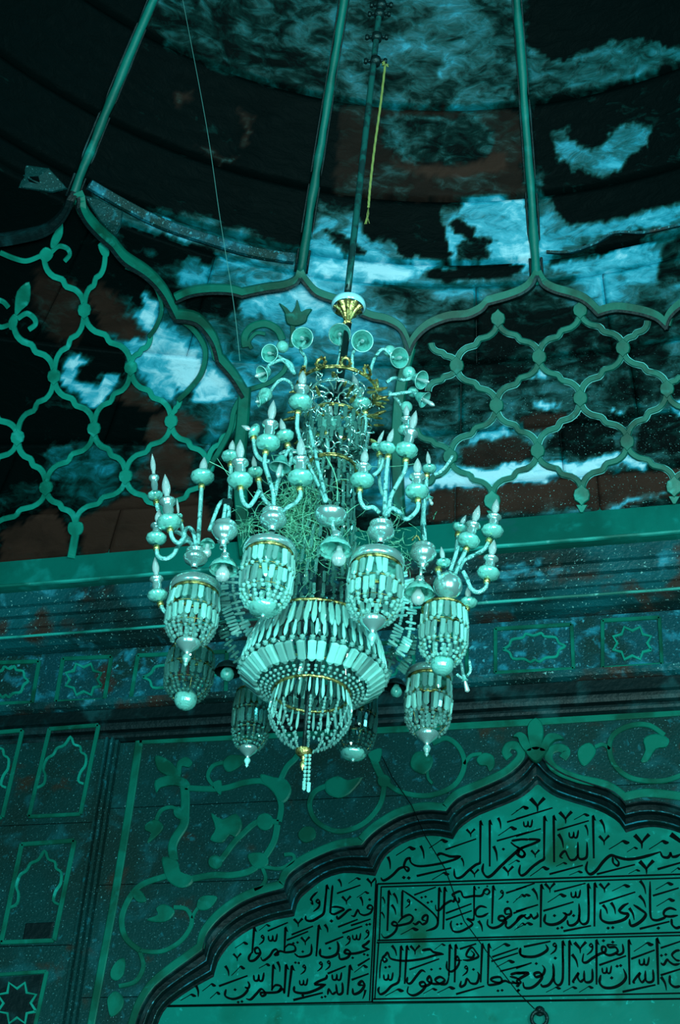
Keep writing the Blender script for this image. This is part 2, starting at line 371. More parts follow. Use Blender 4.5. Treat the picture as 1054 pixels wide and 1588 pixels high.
# left bay
pp(.4, 0, c3, 0, 100, 140, 160, 160, 300, 40, 330, 0, 350); pp(1.9, .45, c3, 150, 220, 330, 330, 330, 540, 200, 520, 130, 330); pp(1.8, .6, c3, 360, 330, 420, 280, 520, 400, 600, 500, 500, 520, 400, 470)
pp(.3, 0, c3, 0, 540, 210, 500, 240, 560, 190, 700, 80, 860, 0, 820); pp(.2, 0, c3, 0, 840, 240, 800, 520, 790, 690, 795, 600, 830, 560, 880, 420, 930, 300, 910, 200, 960, 130, 930, 0, 960)
pp(.8, 0, c3, 480, 250, 560, 240, 600, 290, 560, 380, 520, 330); pp(8, 0, c3, 575, 330, 620, 320, 655, 380, 640, 450, 600, 480, 570, 420)
pp(8.2, 0, c3, 630, 460, 680, 470, 760, 530, 820, 600, 830, 650, 780, 720, 740, 740, 690, 620, 620, 540); pp(7.3, 0, c3, 560, 560, 610, 530, 660, 560, 690, 640, 720, 720, 700, 770, 620, 720, 560, 650)
pp(.5, 0, c3, 310, 540, 420, 500, 520, 590, 500, 650, 480, 700, 400, 620); pp(7.2, 0, c3, 300, 575, 250, 610, 250, 680, 300, 750, 380, 810, 430, 770, 480, 700, 470, 640, 400, 650, 340, 600); pp(.5, 0, c3, 320, 620, 400, 605, 420, 680, 380, 705, 330, 690)
pp(8, 0, c3, 870, 640, 950, 750, 780, 775, 800, 700); pp(2.8, .8, c3, 700, 930, 820, 1000, 800, 1100, 640, 1140, 560, 1060, 620, 980); pp(2.8, .8, c3, 600, 830, 690, 800, 820, 850, 830, 920, 760, 930, 600, 960)
pp(2.6, .8, c3, 480, 770, 540, 700, 620, 750, 660, 785, 560, 790); pp(3.8, 0, c3, 200, 960, 350, 920, 450, 960, 470, 1060, 300, 1100, 200, 1060); pp(4.5, 0, c3, 840, 860, 900, 830, 920, 900, 850, 980)
pp(1.5, 1, c3, 330, 1250, 600, 1130, 820, 1150, 900, 1400, 330, 1420); pp(1.2, .9, c3, 0, 1300, 200, 1210, 290, 1290, 260, 1420, 0, 1440)
# right bay
pp(2.0, 0, c4, 350, 160, 480, 120, 610, 170, 560, 260, 490, 330, 380, 240); pp(1.9, 0, c4, 540, 250, 640, 220, 740, 290, 640, 440, 520, 370); pp(2, 0, c4, 230, 280, 340, 250, 450, 330, 340, 430, 240, 360)
pp(2, 0, c4, 830, 260, 900, 240, 960, 300, 930, 420, 850, 380); pp(2.2, 0, c4, 700, 480, 800, 390, 900, 450, 800, 560); pp(2.3, 0, c4, 390, 500, 480, 430, 580, 490, 490, 600, 400, 570)
pp(7, 0, c4, 430, 420, 490, 393, 530, 420, 470, 440); pp(8, 0, c4, 470, 505, 500, 490, 560, 520, 500, 532); pp(8, 0, c4, 730, 530, 780, 530, 770, 550, 735, 550); pp(7, 0, c4, 230, 650, 370, 588, 392, 620, 300, 640, 240, 670); pp(7, 0, c4, 945, 520, 985, 500, 1100, 500, 1100, 570, 950, 560)
pp(1.2, .6, c4, 430, 560, 560, 540, 600, 570, 560, 600, 440, 610); pp(1.5, 0, c4, 550, 590, 640, 540, 770, 590, 760, 680, 640, 700, 520, 660); pp(1.5, 0, c4, 830, 600, 900, 545, 985, 560, 1100, 560, 1100, 700, 830, 690)
pp(1.4, .6, c4, 210, 680, 400, 620, 480, 680, 420, 710, 230, 740)
pp(1.8, 1, c4, 110, 820, 330, 805, 500, 785, 700, 765, 850, 755, 1100, 740, 1100, 850, 930, 840, 700, 880, 560, 890, 330, 900, 110, 920)
pp(9.4, 0, c4, 140, 790, 200, 750, 330, 735, 430, 712, 560, 735, 640, 730, 700, 700, 780, 688, 870, 735, 850, 750, 790, 722, 700, 760, 640, 790, 560, 770, 480, 790, 330, 800, 200, 812)
pp(6.5, 0, c4, 715, 865, 800, 835, 930, 822, 935, 832, 820, 850, 740, 878)
def stain_sheen(p):
    x, y = proj(p); nv_ = noise.noise_vector(p*5.0)*9+noise.noise_vector(p*16.0)*6+noise.noise_vector(p*38.0)*3.5
    x += nv_.x*1.2; y += nv_.z*0.8
    a = [stain_sheen1(x+dx, y+dy) for dx, dy in ((-2.2, -.8), (.8, -2.2), (2.2, .8), (-.8, 2.2))]
    return tuple(sum(q[k] for q in a)/4 for k in range(4))
def stain_sheen1(x, y):
    gx = min(max(x/50.0, 0), 20.999); gy = min(max(y/50.0, 0), 15.999)
    i, j = int(gx), int(gy); u, v = gx-i, gy-j
    g = lambda a, b: int(TONE[b][a])
    t = (g(i, j)*(1-u)+g(i+1, j)*u)*(1-v)+(g(i, j+1)*(1-u)+g(i+1, j+1)*u)*v
    if x > 630 and 470 < y < 725: t = min(t, 4.6)-.9
    r = 0.0
    for tt, rr_, pts, x0, x1, y0, y1 in PATCH:
        if x < x0 or x > x1 or y < y0 or y > y1: continue
        c = False; n = len(pts); q = pts[-1]
        for a in pts:
            if (a[1] > y) != (q[1] > y) and x < (q[0]-a[0])*(y-a[1])/(q[1]-a[1])+a[0]: c = not c
            q = a
        if c: t = tt; r = rr_
    sp = min(1, max(0, (x-560)/250))*min(1, max(0, (y-520)/150))
    return (0.10+t*0.098, min(1, r), sp*0.9, 1)
def stone_patch(name, p0, p1, z0, z1, parent, lip=0.0, gap=0.004, th=0.06, ds=0.021):
    """one curved stone of the vault between two azimuths and two heights"""
    zc = (z0+z1)/2; rr = rho((p0+p1)/2, zc)
    g = gap/rr; p0 += g; p1 -= g; z0 += gap; z1 -= gap
    nu = max(3, int(abs(p1-p0)*rr/ds)); nv = max(3, int((z1-z0)/ds))
    vs = []; f = []; cols = []
    for j in range(nv+1):
        b = j/nv
        for i in range(nu+1):
            a = i/nu; e = 0.0
            if i in (0, nu) or j in (0, nv): e = -0.008
            p = spt(p0+(p1-p0)*a, z0+(z1-z0)*b, lip*(1-b)**2+e); vs.append(p); cols.append(stain_sheen(p))
    W = nu+1
    for j in range(nv):
        for i in range(nu): f.append((j*W+i, j*W+i+1, (j+1)*W+i+1, (j+1)*W+i))
    n0 = len(vs); edge = [i for i in range(W)]+[j*W+nu for j in range(1, nv+1)]+[nv*W+i for i in range(nu-1, -1, -1)]+[j*W for j in range(nv-1, 0, -1)]
    for k in edge:
        q = vs[k]; d = V((q.x-AX, q.y-AY, 0)).normalized(); vs.append(q+d*th); cols.append(cols[k])
    m = len(edge)
    for k in range(m): f.append((edge[k], n0+k, n0+(k+1) % m, edge[(k+1) % m]))
    me = D.meshes.new(name); me.from_pydata([tuple(v) for v in vs], [], f); me.materials.append(M['vault'])
    at = me.color_attributes.new('stain_sheen', 'FLOAT_COLOR', 'POINT'); at.data.foreach_set('color', [c for q in cols for c in q])
    me.polygons.foreach_set('use_smooth', [True]*len(me.polygons))
    bm = bmesh.new(); bm.from_mesh(me); bmesh.ops.recalc_face_normals(bm, faces=bm.faces)
    bm.faces.ensure_lookup_table(); c = bm.faces[0].calc_center_median()
    if bm.faces[0].normal.dot(V((AX, AY, c.z))-c) < 0: bmesh.ops.reverse_faces(bm, faces=bm.faces)
    bm.to_mesh(me); bm.free()
    o = D.objects.new(name, me); COL.objects.link(o); o.parent = parent; return o
def backing(name, p0, p1, zs, off, m):
    mb = MB(); n = 60; v = []
    for z in zs:
        for i in range(n+1): v.append(spt(p0+(p1-p0)*i/n, z, -off))
    k = len(v)
    for z in zs:
        for i in range(n+1): v.append(spt(p0+(p1-p0)*i/n, z, -off-0.12))
    f = []; W = n+1
    for j in range(len(zs)-1):
        for i in range(n):
            a = j*W+i; f.append((a, a+1, a+W+1, a+W)); f.append((k+a, k+a+W, k+a+W+1, k+a+1))
    mb.add(v, f); return mb.build(name, m, None, True)
PSI = [math.atan2((lambda h: h.x-AX)(hit(*p)), (lambda h: h.y-AY)(hit(*p))) for p in ((115, 297), (465, 430), (832, 432))]
dps = (PSI[2]-PSI[0])/2
RIB = [PSI[0]-2*dps, PSI[0]-dps, PSI[0], PSI[1], PSI[2], PSI[2]+dps, PSI[2]+2*dps]
dome = backing('ceiling', RIB[0]-0.2, RIB[-1]+0.2, [ZA+(ZT-0.02-ZA)*i/16 for i in range(17)], 0.05, M['dark'])
tag(dome, kind='structure', label='sooty ribbed dome of curved stone panels above the arches')
net = backing('wall_vault', RIB[0]-0.2, RIB[-1]+0.2, [ZL+(ZA-ZL)*i/8 for i in range(9)], 0.05, M['dark'])
tag(net, kind='structure', label='leaning vault wall with inlaid lattice between ledge and dome')
def zof(x, y): return hit(x, y).z
zc_, zb_, za_ = zof(640, 408), zof(690, 311), zof(690, 169)
# dome panels: four courses between neighbouring ribs
for i in range(len(RIB)-1):
    lv = [ZA, zc_, zb_, za_, 11.6, 12.6]
    for j in range(len(lv)-1):
        stone_patch('stone_panel', RIB[i]+0.004, RIB[i+1]-0.004, lv[j], lv[j+1], dome, lip=(0.0, 0.022, 0.018, 0.015, 0.01)[j], gap=0.006)
# vault wall stones: staggered courses
lv = [ZL, 7.90, 8.22, 8.62, ZA]
rnd = random.Random(3)
for j in range(len(lv)-1):
    p = RIB[0]-0.1+rnd.uniform(0, .1)
    while p < RIB[-1]+0.1:
        q = p+rnd.uniform(.17, .28)
        stone_patch('vault_stone', p, q, lv[j], lv[j+1], net, lip=0.0, gap=0.0025, ds=0.021); p = q
# ribs: rounded stone rolls on the joints between the dome panels
for i, ps in enumerate(RIB):
    mb = MB(); pts = []; r = random.Random(i)
    for k in range(60):
        z = ZA-0.03+(ZT-0.4-ZA)*k/59; pts.append(spt(ps+r.uniform(-.0008, .0008), z, 0.012))
    w_ = [0.031*(1-0.35*k/59)*(1+r.uniform(-.14, .14)) for k in range(60)]
    mb.tube(pts, w_, 10); o = mb.build('rib', M['ledge'], dome, True)
    for s_ in (-1, 1):
        mb = MB(); mb.tube([spt(ps+s_*0.0098, ZA+(12.4-ZA)*k/30, 0.0) for k in range(31)], 0.009, 6); mb.build('rib_fillet', M['dark'], dome, True)
# ---- ledge, cornice and frieze: profiles run along the wall
XA, XB = -8.5, 4.5
def run(name, prof, m, x0=XA, x1=XB, back=9.25, seg=40):
    """prof: (z, y) from bottom to top"""
    p = [(prof[0][0], back)]+list(prof)+[(prof[-1][0], back)]; k = len(p); v = []; f = []
    for i in range(seg+1):
        x = x0+(x1-x0)*i/seg
        v += [(x, y, z) for z, y in p]
    for i in range(seg):
        for j in range(k):
            f.append((i*k+j, i*k+(j+1) % k, (i+1)*k+(j+1) % k, (i+1)*k+j))
    f.append(tuple(range(k))); f.append(tuple(seg*k+j for j in range(k)))
    o = mk(name, v, f, m); tag(o, kind='structure'); return o
run('trim_1', [(6.285, 8.985), (6.30, 8.96), (6.318, 8.955), (6.325, 8.975), (6.345, 8.975), (6.352, 8.94), (6.375, 8.93), (6.383, 8.955), (6.41, 8.95), (6.42, 8.925), (6.50, 8.925)], M['dark'])
run('trim_2', [(6.502, 8.915), (6.512, 8.875), (6.53, 8.86), (6.552, 8.86), (6.562, 8.88), (6.566, 8.93)], M['step'])
wf = run('wall_frieze', [(6.567, 9.0), (7.02, 9.0)], M['frieze'])
run('trim_3', [(7.022, 8.96), (7.03, 8.90), (7.055, 8.86), (7.062, 8.83), (7.09, 8.83), (7.097, 8.865), (7.16, 8.87), (7.165, 8.85), (7.235, 8.845), (7.24, 8.81), (7.30, 8.80), (7.308, 8.775), (7.41, 8.765)], M['step'])
run('trim_4', [(7.412, 8.735), (7.416, 8.70), (7.44, 8.70), (7.446, 8.735), (ZL+0.04, 8.74)], M['ledge'])
mb = MB(); 
for z_, y_, r_ in ((7.428, 8.70, 0.014), (7.076, 8.832, 0.012)):
    mb.tube([(XA+(XB-XA)*i/120, y_+0.002*math.sin(i*1.7), z_) for i in range(121)], r_, 6)
tag(mb.build('trim_5', M['lip']), kind='structure')  # bright beads paint the light along both ledge lips
# ---- lattice inlay on the vault wall
def onv(lift=0.0): return lambda x, y: hit(x, y)
def edge(mb, rim, a, b, w, th=0.022, bend=1.0):
    (x0, y0), (x1, y1) = a, b
    T = [(0, 0), (.02, .13), (.09, .27), (.24, .38), (.44, .43), (.50, .50), (.56, .57), (.76, .62), (.91, .73), (.98, .87), (1, 1)]
    T1, T2 = T[:6], T[5:]
    pts = multi([[(x0+(x1-x0)*u, y0+(y1-y0)*v) for u, v in T1], [(x0+(x1-x0)*u, y0+(y1-y0)*v) for u, v in T2]], 2)
    strip(mb, pts, w, th, hit, nrm, inset=0.2)
def boss(mb, x, y, r, th=0.03):
    flat(mb, [(x+dx*r, y+dy*r) for dx, dy in ((0, -1.35), (.35, -.95), (.85, -.6), (1, 0), (.85, .6), (.35, .95), (0, 1.35), (-.35, .95), (-.85, .6), (-1, 0), (-.85, -.6), (-.35, -.95))], th, hit, nrm)
c3 = lambda x, y: (x/2.635, 330+y/2.635)
c4 = lambda x, y: (620+x/2.27, 400+y/2.27)
c1 = lambda x, y: (x/2, y/2)
c2 = lambda x, y: (527+x/2, y/2)
LN = dict(a=(345, 395), b=(222, 665), c=(535, 630), d=(73, 915), e=(385, 880), f=(700, 850), g=(190, 1120), h=(515, 1075), i=(850, 1040), j=(310, 1275),
          t1=(180, 175), t2=(55, 440), t3=(430, 165), l0=(-90, 760), l1=(-90, 1100), r1=(615, 500), r2=(960, 820), r3=(735, 755), m=(680, 1260), k=(-40, 1330))
LN = {k: c3(*v) for k, v in LN.items()}
lat = []
for s_ in "t1a t3a t2b ab ac bd be ce cf r1c r3f l0d dl1 dg eg eh fh fi r2i gk gj hj hm im".split():
    ks = []; 
    q = s_
    while q:
        if q[:2] in LN: ks.append(q[:2]); q = q[2:]
        else: ks.append(q[:1]); q = q[1:]
    mb = MB(); edge(mb, None, LN[ks[0]], LN[ks[1]], 8.5); o = mb.build('lattice_strip', M['lattice'], net); lat.append(o)
for k in 'abcdefghi': mb = MB(); boss(mb, *LN[k], 10.5); mb.build('lattice_boss', M['lattice'], net, False)
RNn = dict(a=(345, 215), b=(635, 185), c=(200, 380), d=(490, 350), e=(785, 318), f=(340, 520), g=(635, 495), h=(940, 462), i=(178, 700), j=(485, 680), k=(800, 648),
          l=(325, 845), m=(640, 825), n=(965, 795), t1=(110, 300), t2=(872, 222), t3=(1010, 395), u1=(100, 470), u2=(1095, 620), v1=(60, 600), v2=(50, 860), w1=(1095, 700))
RNn = {k: c4(*v) for k, v in RNn.items()}
for s_ in "ac ad bd be t1c t2e t3h cf df dg eg eh cu1 fi fj gj gk hk hu2 v1i il jl jm km kn iv2 w1n".split():
    q = s_; ks = []
    while q:
        if q[:2] in RNn: ks.append(q[:2]); q = q[2:]
        else: ks.append(q[:1]); q = q[1:]
    mb = MB(); edge(mb, None, RNn[ks[0]], RNn[ks[1]], 8.5); mb.build('lattice_strip', M['inlay'], net)
    mb = MB(); edge(mb, None, RNn[ks[0]], RNn[ks[1]], 10.5, th=0.012); mb.build('lattice_joint', M['rim'], net)
for k in 'abcdefghijk': mb = MB(); boss(mb, *RNn[k], 11.5); mb.build('lattice_boss', M['inlay'], net)
for k in 'lmn':
    x, y = RNn[k]; mb = MB(); boss(mb, x, y+5, 13); flat(mb, [(x-9, y+20), (x+9, y+20), (x+6, y+25), (x+2, y+32), (x-2, y+32), (x-6, y+25)], 0.02, hit, nrm)
    mb.build('lattice_boss', M['lattice'], net)
# left stem, fleurs
def fl(polys, m, parent, at=hit, nr=nrm, th=0.02, name='inlay_leaf', sub=3):
    for p in polys:
        mb = MB(); flat(mb, loop(p, sub), th, at, nr); mb.build(name, m, parent)
def st(pts, w, m, parent, at=hit, nr=nrm, th=0.02, name='inlay_stem', sub=5, taper=None):
    mb = MB(); strip(mb, smoothpts(pts, sub), w, th, at, nr, taper); return mb.build(name, m, parent)
x, y = LN['j']
fl([[(x-9, y-4), (x+9, y-4), (x+12, y+8), (x+6, y+16), (x-6, y+16), (x-12, y+8)]], M['lattice'], net)
st([(x+1, y+8), (x-3, y+30), (x-7, y+52)], 12, M['lattice'], net)
fl([[c3(*p) for p in ((205, 130), (215, 90), (250, 28), (258, 80), (240, 120), (215, 145))], [c3(*p) for p in ((60, 390), (70, 320), (120, 282), (122, 360), (90, 395), (65, 420))],
    [c3(*p) for p in ((160, 165), (185, 140), (215, 155), (215, 180), (190, 200), (168, 190))], [c3(*p) for p in ((35, 440), (60, 410), (75, 430), (65, 470), (40, 475))],
    [c3(*p) for p in ((400, 130), (425, 120), (448, 150), (440, 180), (415, 170))]], M['lattice'], net)
st([c3(*p) for p in ((210, 160), (240, 135), (275, 145), (285, 170), (265, 195))], 7, M['lattice'], net)
st([c3(*p) for p in ((75, 430), (110, 410), (140, 430), (145, 455), (120, 475))], 8, M['lattice'], net)
st([c3(*p) for p in ((165, 175), (110, 195), (60, 185), (0, 160))], 7, M['lattice'], net)
st([c3(*p) for p in ((40, 455), (0, 465), (-40, 430), (-30, 360), (10, 360), (35, 385))], 7, M['lattice'], net)
# big cusped arches of the vault (thick flat strips with a thin raised roll)
def bigarch(segs, w, m='inlay', roll=True, th=0.05):
    pts = multi(segs, 5); mb = MB(); strip(mb, pts, w, th, hit, nrm, inset=0.12); mb.build('arch_strip', M[m], net)
    if roll:
        mb = MB(); strip(mb, [(x, y+w*0.52) for x, y in pts], w*0.42, th*1.25, hit, nrm, inset=0.3); mb.build('arch_roll', M['dark'], net)
bigarch([[(834, 424), (826, 438), (812, 449), (790, 458), (757, 467)], [(757, 467), (747, 478), (725, 488), (695, 491), (665, 503), (645, 522), (634, 545)]], 14)
bigarch([[(834, 424), (842, 438), (860, 448), (885, 455), (907, 464), (928, 484)], [(928, 484), (955, 477), (990, 481), (1018, 490), (1034, 505)]], 14)
bigarch([[(1034, 505), (1040, 488), (1056, 472), (1080, 462)]], 14)
bigarch([[(465, 424), (458, 434), (440, 441), (410, 445), (375, 452)], [(375, 452), (355, 447), (325, 446), (295, 450), (272, 460)]], 13)
bigarch([[(465, 424), (474, 436), (490, 452), (520, 463), (548, 470)], [(548, 478), (575, 489), (600, 495), (622, 510), (636, 545)]], 13)
bigarch([[(117, 300), (130, 328), (150, 352), (172, 372)], [(172, 372), (192, 396), (225, 418), (248, 442), (262, 466), (272, 486)], [(272, 486), (304, 492), (328, 520), (338, 552)], [(338, 552), (360, 578), (378, 607)]], 17)
bigarch([[(113, 300), (98, 330), (72, 352), (35, 362), (0, 368), (-30, 372)]], 13, 'dark')
for sg, ww in (([[(195, 412), (220, 424), (242, 446), (251, 478), (242, 506), (231, 521)]], 7), ([[(268, 488), (298, 508), (318, 540), (314, 575), (297, 600), (277, 620)]], 9), ([[(380, 607), (364, 635), (358, 665), (340, 700), (324, 725)]], 9)):
    pts = multi(sg); mb = MB(); strip(mb, pts, ww, 0.035, hit, nrm); mb.build('arch_strip', M['inlay'], net)
st([(380, 600), (377, 650), (372, 710), (374, 770), (382, 868)], 20, M['inlay'], net, th=0.05, name='arch_strip')
st([(636, 540), (622, 600), (616, 680), (620, 800)], 18, M['inlay'], net, th=0.05, name='arch_strip')
z1 = lambda x, y: (220+x/3.764, 450+y/3.764)
st([z1(*p) for p in ((620, 580), (690, 560), (760, 530), (830, 470), (850, 400))], 8, M['inlay'], net)
st([z1(*p) for p in ((605, 330), (600, 270), (640, 215), (720, 195), (790, 230), (820, 290))], 12, M['inlay'], net)
st([z1(*p) for p in ((640, 340), (625, 300), (665, 250), (720, 255))], 6, M['inlay'], net)
fl([[z1(*p) for p in ((800, 75), (840, 100), (870, 130), (895, 95), (905, 55), (920, 95), (930, 125), (960, 110), (993, 112), (970, 150), (955, 190), (900, 210), (845, 195), (830, 130))]], M['inlay'], net, th=0.03)
st([z1(*p) for p in ((880, 200), (880, 260), (870, 330))], 8, M['inlay'], net)
fl([[z1(*p) for p in ((200, 10), (230, 30), (210, 60), (190, 40))]], M['lattice'], net)
# marble wedges beside the foot of the outer rib
for p in ([(40, 257), (75, 262), (104, 294), (80, 300), (28, 292)], [(128, 303), (150, 308), (190, 328), (187, 352), (178, 368), (155, 345)]):
    mb = MB(); flat(mb, p, 0.025, hit, nrm); mb.build('marble_wedge', M['stone'], net)
# light run of moulding above the left arch
st([(137, 287), (190, 318), (250, 348), (320, 372), (390, 392), (455, 402)], 17, M['frieze'], net, th=0.05, name='moulding')
# dark plaster lip in the right bay
st([(848, 462-70), (885, 392), (925, 378), (955, 362), (1000, 362), (1056, 350)], 5, M['frieze'], net, th=0.05, name='moulding')
# ------------------------------------------------------------------ lower wall
c5 = lambda x, y: (x/2.635, 860+y/2.635)
c6 = lambda x, y: (x/2, 1180+y/2)
c7 = lambda x, y: (480+x/1.836, 1080+y/1.836)
Gs = [[(188, 1660), (200, 1620), (210, 1588), (220, 1560), (240, 1530), (270, 1505), (295, 1487), (314, 1473)], [(314, 1473), (320, 1450), (340, 1425), (370, 1402), (400, 1388), (428, 1380), (440, 1377)],
      [(440, 1377), (447, 1358), (470, 1340), (500, 1325), (530, 1314), (562, 1310)], [(562, 1310), (570, 1300), (589, 1284), (622, 1265), (660, 1256), (692, 1258)],
      [(692, 1258), (699, 1248), (714, 1235), (752, 1219), (785, 1203), (808, 1184), (828, 1158)]]
Ps = [[(224, 1660), (236, 1615), (247, 1588), (255, 1570), (270, 1555), (300, 1535), (320, 1524), (332, 1518)], [(332, 1518), (340, 1492), (360, 1465), (388, 1445), (420, 1432), (440, 1427), (457, 1424)],
      [(457, 1424), (464, 1400), (482, 1382), (507, 1364), (540, 1356), (584, 1361)], [(584, 1361), (597, 1333), (622, 1312), (655, 1300), (680, 1299), (703, 1304)],
      [(703, 1304), (714, 1287), (741, 1268), (780, 1252), (807, 1240), (824, 1227), (831, 1219)]]
YP = 9.13
APX = at_y(829, 1200, 9.0).x
def wcurve(segs, Y, n=14):
    out = []
    for s_ in segs:
        pts = smoothpts(s_, 8); m = len(pts)
        q = [at_y(*pts[min(m-1, round(i*(m-1)/n))], Y) for i in range(n+1)]
        out += q if not out else q[1:]
    return [(p.x, p.z) for p in out]
Gw, Pw = wcurve(Gs, 9.0), wcurve(Ps, YP)
ax_, az_ = Gw[-1]; Gw[-1] = (APX, az_); Pw[-1] = (APX, Pw[-1][1])
Gw = [(Gw[0][0], 3.3)]+Gw; Pw = [(Pw[0][0], 3.3)]+Pw
mir = lambda c: c+[(2*APX-x, z) for x, z in reversed(c[:-1])]
GW, PW = mir(Gw), mir(Pw)
ZSP = 6.283
wall = empty('wall_front'); tag(wall, kind='structure')
def slab(name, poly, zlo, zhi, y, th, m, parent, gap=0.003):
    bm = bmesh.new()
    pl = [poly[0]]
    for q in poly[1:]:
        if math.hypot(q[0]-pl[-1][0], q[1]-pl[-1][1]) > 1e-4: pl.append(q)
    vs = [bm.verts.new((x, y, z)) for x, z in pl]
    for t in tessellate_polygon([[V((x, z, 0)) for x, z in pl]]):
        try: bm.faces.new([vs[i] for i in t])
        except ValueError: pass
    g = bm.verts[:]+bm.edges[:]+bm.faces[:]
    bmesh.ops.bisect_plane(bm, geom=g, plane_co=(0, 0, zhi-gap), plane_no=(0, 0, 1), clear_outer=True)
    g = bm.verts[:]+bm.edges[:]+bm.faces[:]
    bmesh.ops.bisect_plane(bm, geom=g, plane_co=(0, 0, zlo+gap), plane_no=(0, 0, 1), clear_inner=True)
    r = bmesh.ops.extrude_face_region(bm, geom=bm.faces[:])
    for v in r['geom']:
        if isinstance(v, bmesh.types.BMVert): v.co.y += th
    bmesh.ops.recalc_face_normals(bm, faces=bm.faces)
    me = D.meshes.new(name); bm.to_mesh(me); bm.free(); me.materials.append(m)
    o = D.objects.new(name, me); COL.objects.link(o); o.parent = parent; return o
XP = -4.0
poly = [(XP, 3.3), (XP, ZSP), (4.4, ZSP), (4.4, 3.3)]+list(reversed(GW))
zj = [3.3, 4.55, at_y(300, 1368, 9).z, at_y(300, 1248, 9).z, ZSP]
for a, b in zip(zj[:-1], zj[1:]): slab('stone_slab', poly, a, b, 9.0, 0.2, M['stone'], wall)
# stepped cove between the wall face and the inscription slab
prof = [(0.0, 9.0), (0.05, 8.985), (0.12, 8.985), (0.16, 9.015), (0.36, 9.035), (0.40, 9.022), (0.46, 9.022), (0.50, 9.06), (0.70, 9.085), (0.73, 9.075), (0.78, 9.075), (0.82, 9.12), (1.0, YP+0.01)]
v = []; f = []; n = len(GW)
for t, y in prof:
    for (gx, gz), (px, pz) in zip(GW, PW): v.append((gx+(px-gx)*t, y, gz+(pz-gz)*t))
for i in range(len(prof)-1):
    for j in range(n-1): f.append((i*n+j, i*n+j+1, (i+1)*n+j+1, (i+1)*n+j))
o = mk('trim_6', v, f, M['dark']); tag(o, kind='structure')
mb = MB()
for t_, y_ in ((0.43, 9.024), (0.755, 9.077)):
    pts = [V((gx+(px-gx)*t_, y_, gz+(pz-gz)*t_)) for (gx, gz), (px, pz) in zip(GW, PW)]; mb.tube(pts, 0.0045, 5)
mb.build('cove_bead', M['frieze'], o)
# green strip following the arch with volutes and a palmette
W9 = wy(9.0)
def wstrip(pts, w, name='inlay_strip', m='inlay', th=0.012, Y=9.0, parent=None, taper=None):
    mb = MB(); strip(mb, pts, w, th, wy(Y), WN, taper, sink=0.004); return mb.build(name, M[m], parent or wall)
Gpx = multi([[(x-3, y-5) for x, y in s_] for s_ in Gs[:-1]]+[[(689, 1253), (697, 1243), (712, 1230), (750, 1214), (783, 1198), (803, 1180), (808, 1168), (802, 1158), (790, 1157), (784, 1167), (790, 1176)]], 5)
wstrip(Gpx, 13)
Gr = multi([[(1110, 1245), (1060, 1236), (1003, 1230), (968, 1236)], [(968, 1236), (940, 1218), (896, 1208), (864, 1195), (851, 1180), (853, 1166), (866, 1160), (878, 1166), (872, 1177)]], 5)
wstrip(Gr, 13)
def wpoly(pts, m='inlay', parent=None, th=0.014, sub=3, name='inlay_leaf', Y=9.0):
    mb = MB(); flat(mb, loop(pts, sub), th, wy(Y), WN, sink=0.004); return mb.build(name, M[m], parent or wall)
pal = [[(815, 1168), (806, 1155), (803, 1146), (795, 1144), (805, 1137), (816, 1142), (822, 1155), (826, 1168)],
       [(824, 1166), (818, 1140), (820, 1124), (831, 1115), (841, 1124), (843, 1142), (838, 1166)],
       [(836, 1168), (841, 1152), (850, 1140), (866, 1140), (875, 1148), (862, 1150), (853, 1158), (848, 1168)],
       [(816, 1166), (832, 1160), (848, 1166), (842, 1176), (831, 1184), (820, 1176)]]
for p in pal: wpoly(p, th=0.03)
# frame strips of the spandrel
wstrip([(217, 1149), (500, 1137), (830, 1120), (1130, 1100)], 11)
wstrip([(217, 1146), (200, 1260), (176, 1405), (158, 1500), (141, 1592), (128, 1660)], 12)
# scrolling arabesque
S = lambda c, w, pts: wstrip(smoothpts([c(*p) for p in pts], 5), w, 'inlay_stem')
S(c6, 7, [(370, 700), (420, 685), (445, 640), (435, 595)])
S(c6, 9, [(435, 590), (390, 550), (378, 490), (400, 430), (440, 385), (515, 358)])
S(c6, 7, [(435, 590), (500, 592), (560, 560), (595, 505), (580, 462), (540, 455)])
S(c6, 5, [(597, 490), (605, 470), (620, 450)])
S(c6, 14, [(540, 310), (535, 270), (545, 240), (570, 200), (574, 165), (575, 110), (572, 78)])
S(c6, 6, [(560, 155), (530, 145), (500, 155), (485, 185)])
S(c6, 9, [(575, 85), (650, 88), (700, 85), (760, 68), (815, 65), (855, 95), (872, 140), (865, 190)])
S(c6, 9, [(870, 60), (890, 20), (915, -5), (930, -30)])
S(c5, 6, [(880, 955), (850, 910), (870, 865), (915, 850)])
S(c6, 9, [(865, 192), (800, 190), (745, 235), (720, 262), (692, 300), (665, 330)])
S(c6, 10, [(860, 200), (850, 250), (820, 300), (780, 340), (720, 355), (660, 355), (590, 368)])
S(c6, 6, [(820, 330), (870, 335), (910, 312), (908, 292), (882, 292)])
S(c6, 6, [(815, 335), (824, 365), (812, 390), (790, 402)])
S(c7, 8, [(213, 245), (200, 310), (150, 365), (80, 385), (20, 357), (0, 310), (15, 272), (50, 255)])
S(c7, 11, [(212, 245), (190, 200), (175, 160)])
S(c7, 8, [(215, 245), (265, 275), (340, 283), (410, 255), (440, 200), (428, 150), (390, 120), (350, 135)])
S(c7, 6, [(440, 195), (460, 170), (490, 165)])
S(c7, 6, [(812, 145), (835, 138), (855, 152)])
S(c7, 8, [(1010, 112), (965, 83), (910, 85), (865, 110), (853, 150), (870, 200), (920, 235), (1000, 242), (1060, 225)])
S(c7, 5, [(335, 215), (338, 235), (350, 250)])
P = lambda c, pts: wpoly([c(*p) for p in pts])
P(c6, [(455, 495), (490, 480), (485, 458), (510, 445), (542, 465), (530, 490), (500, 502)])
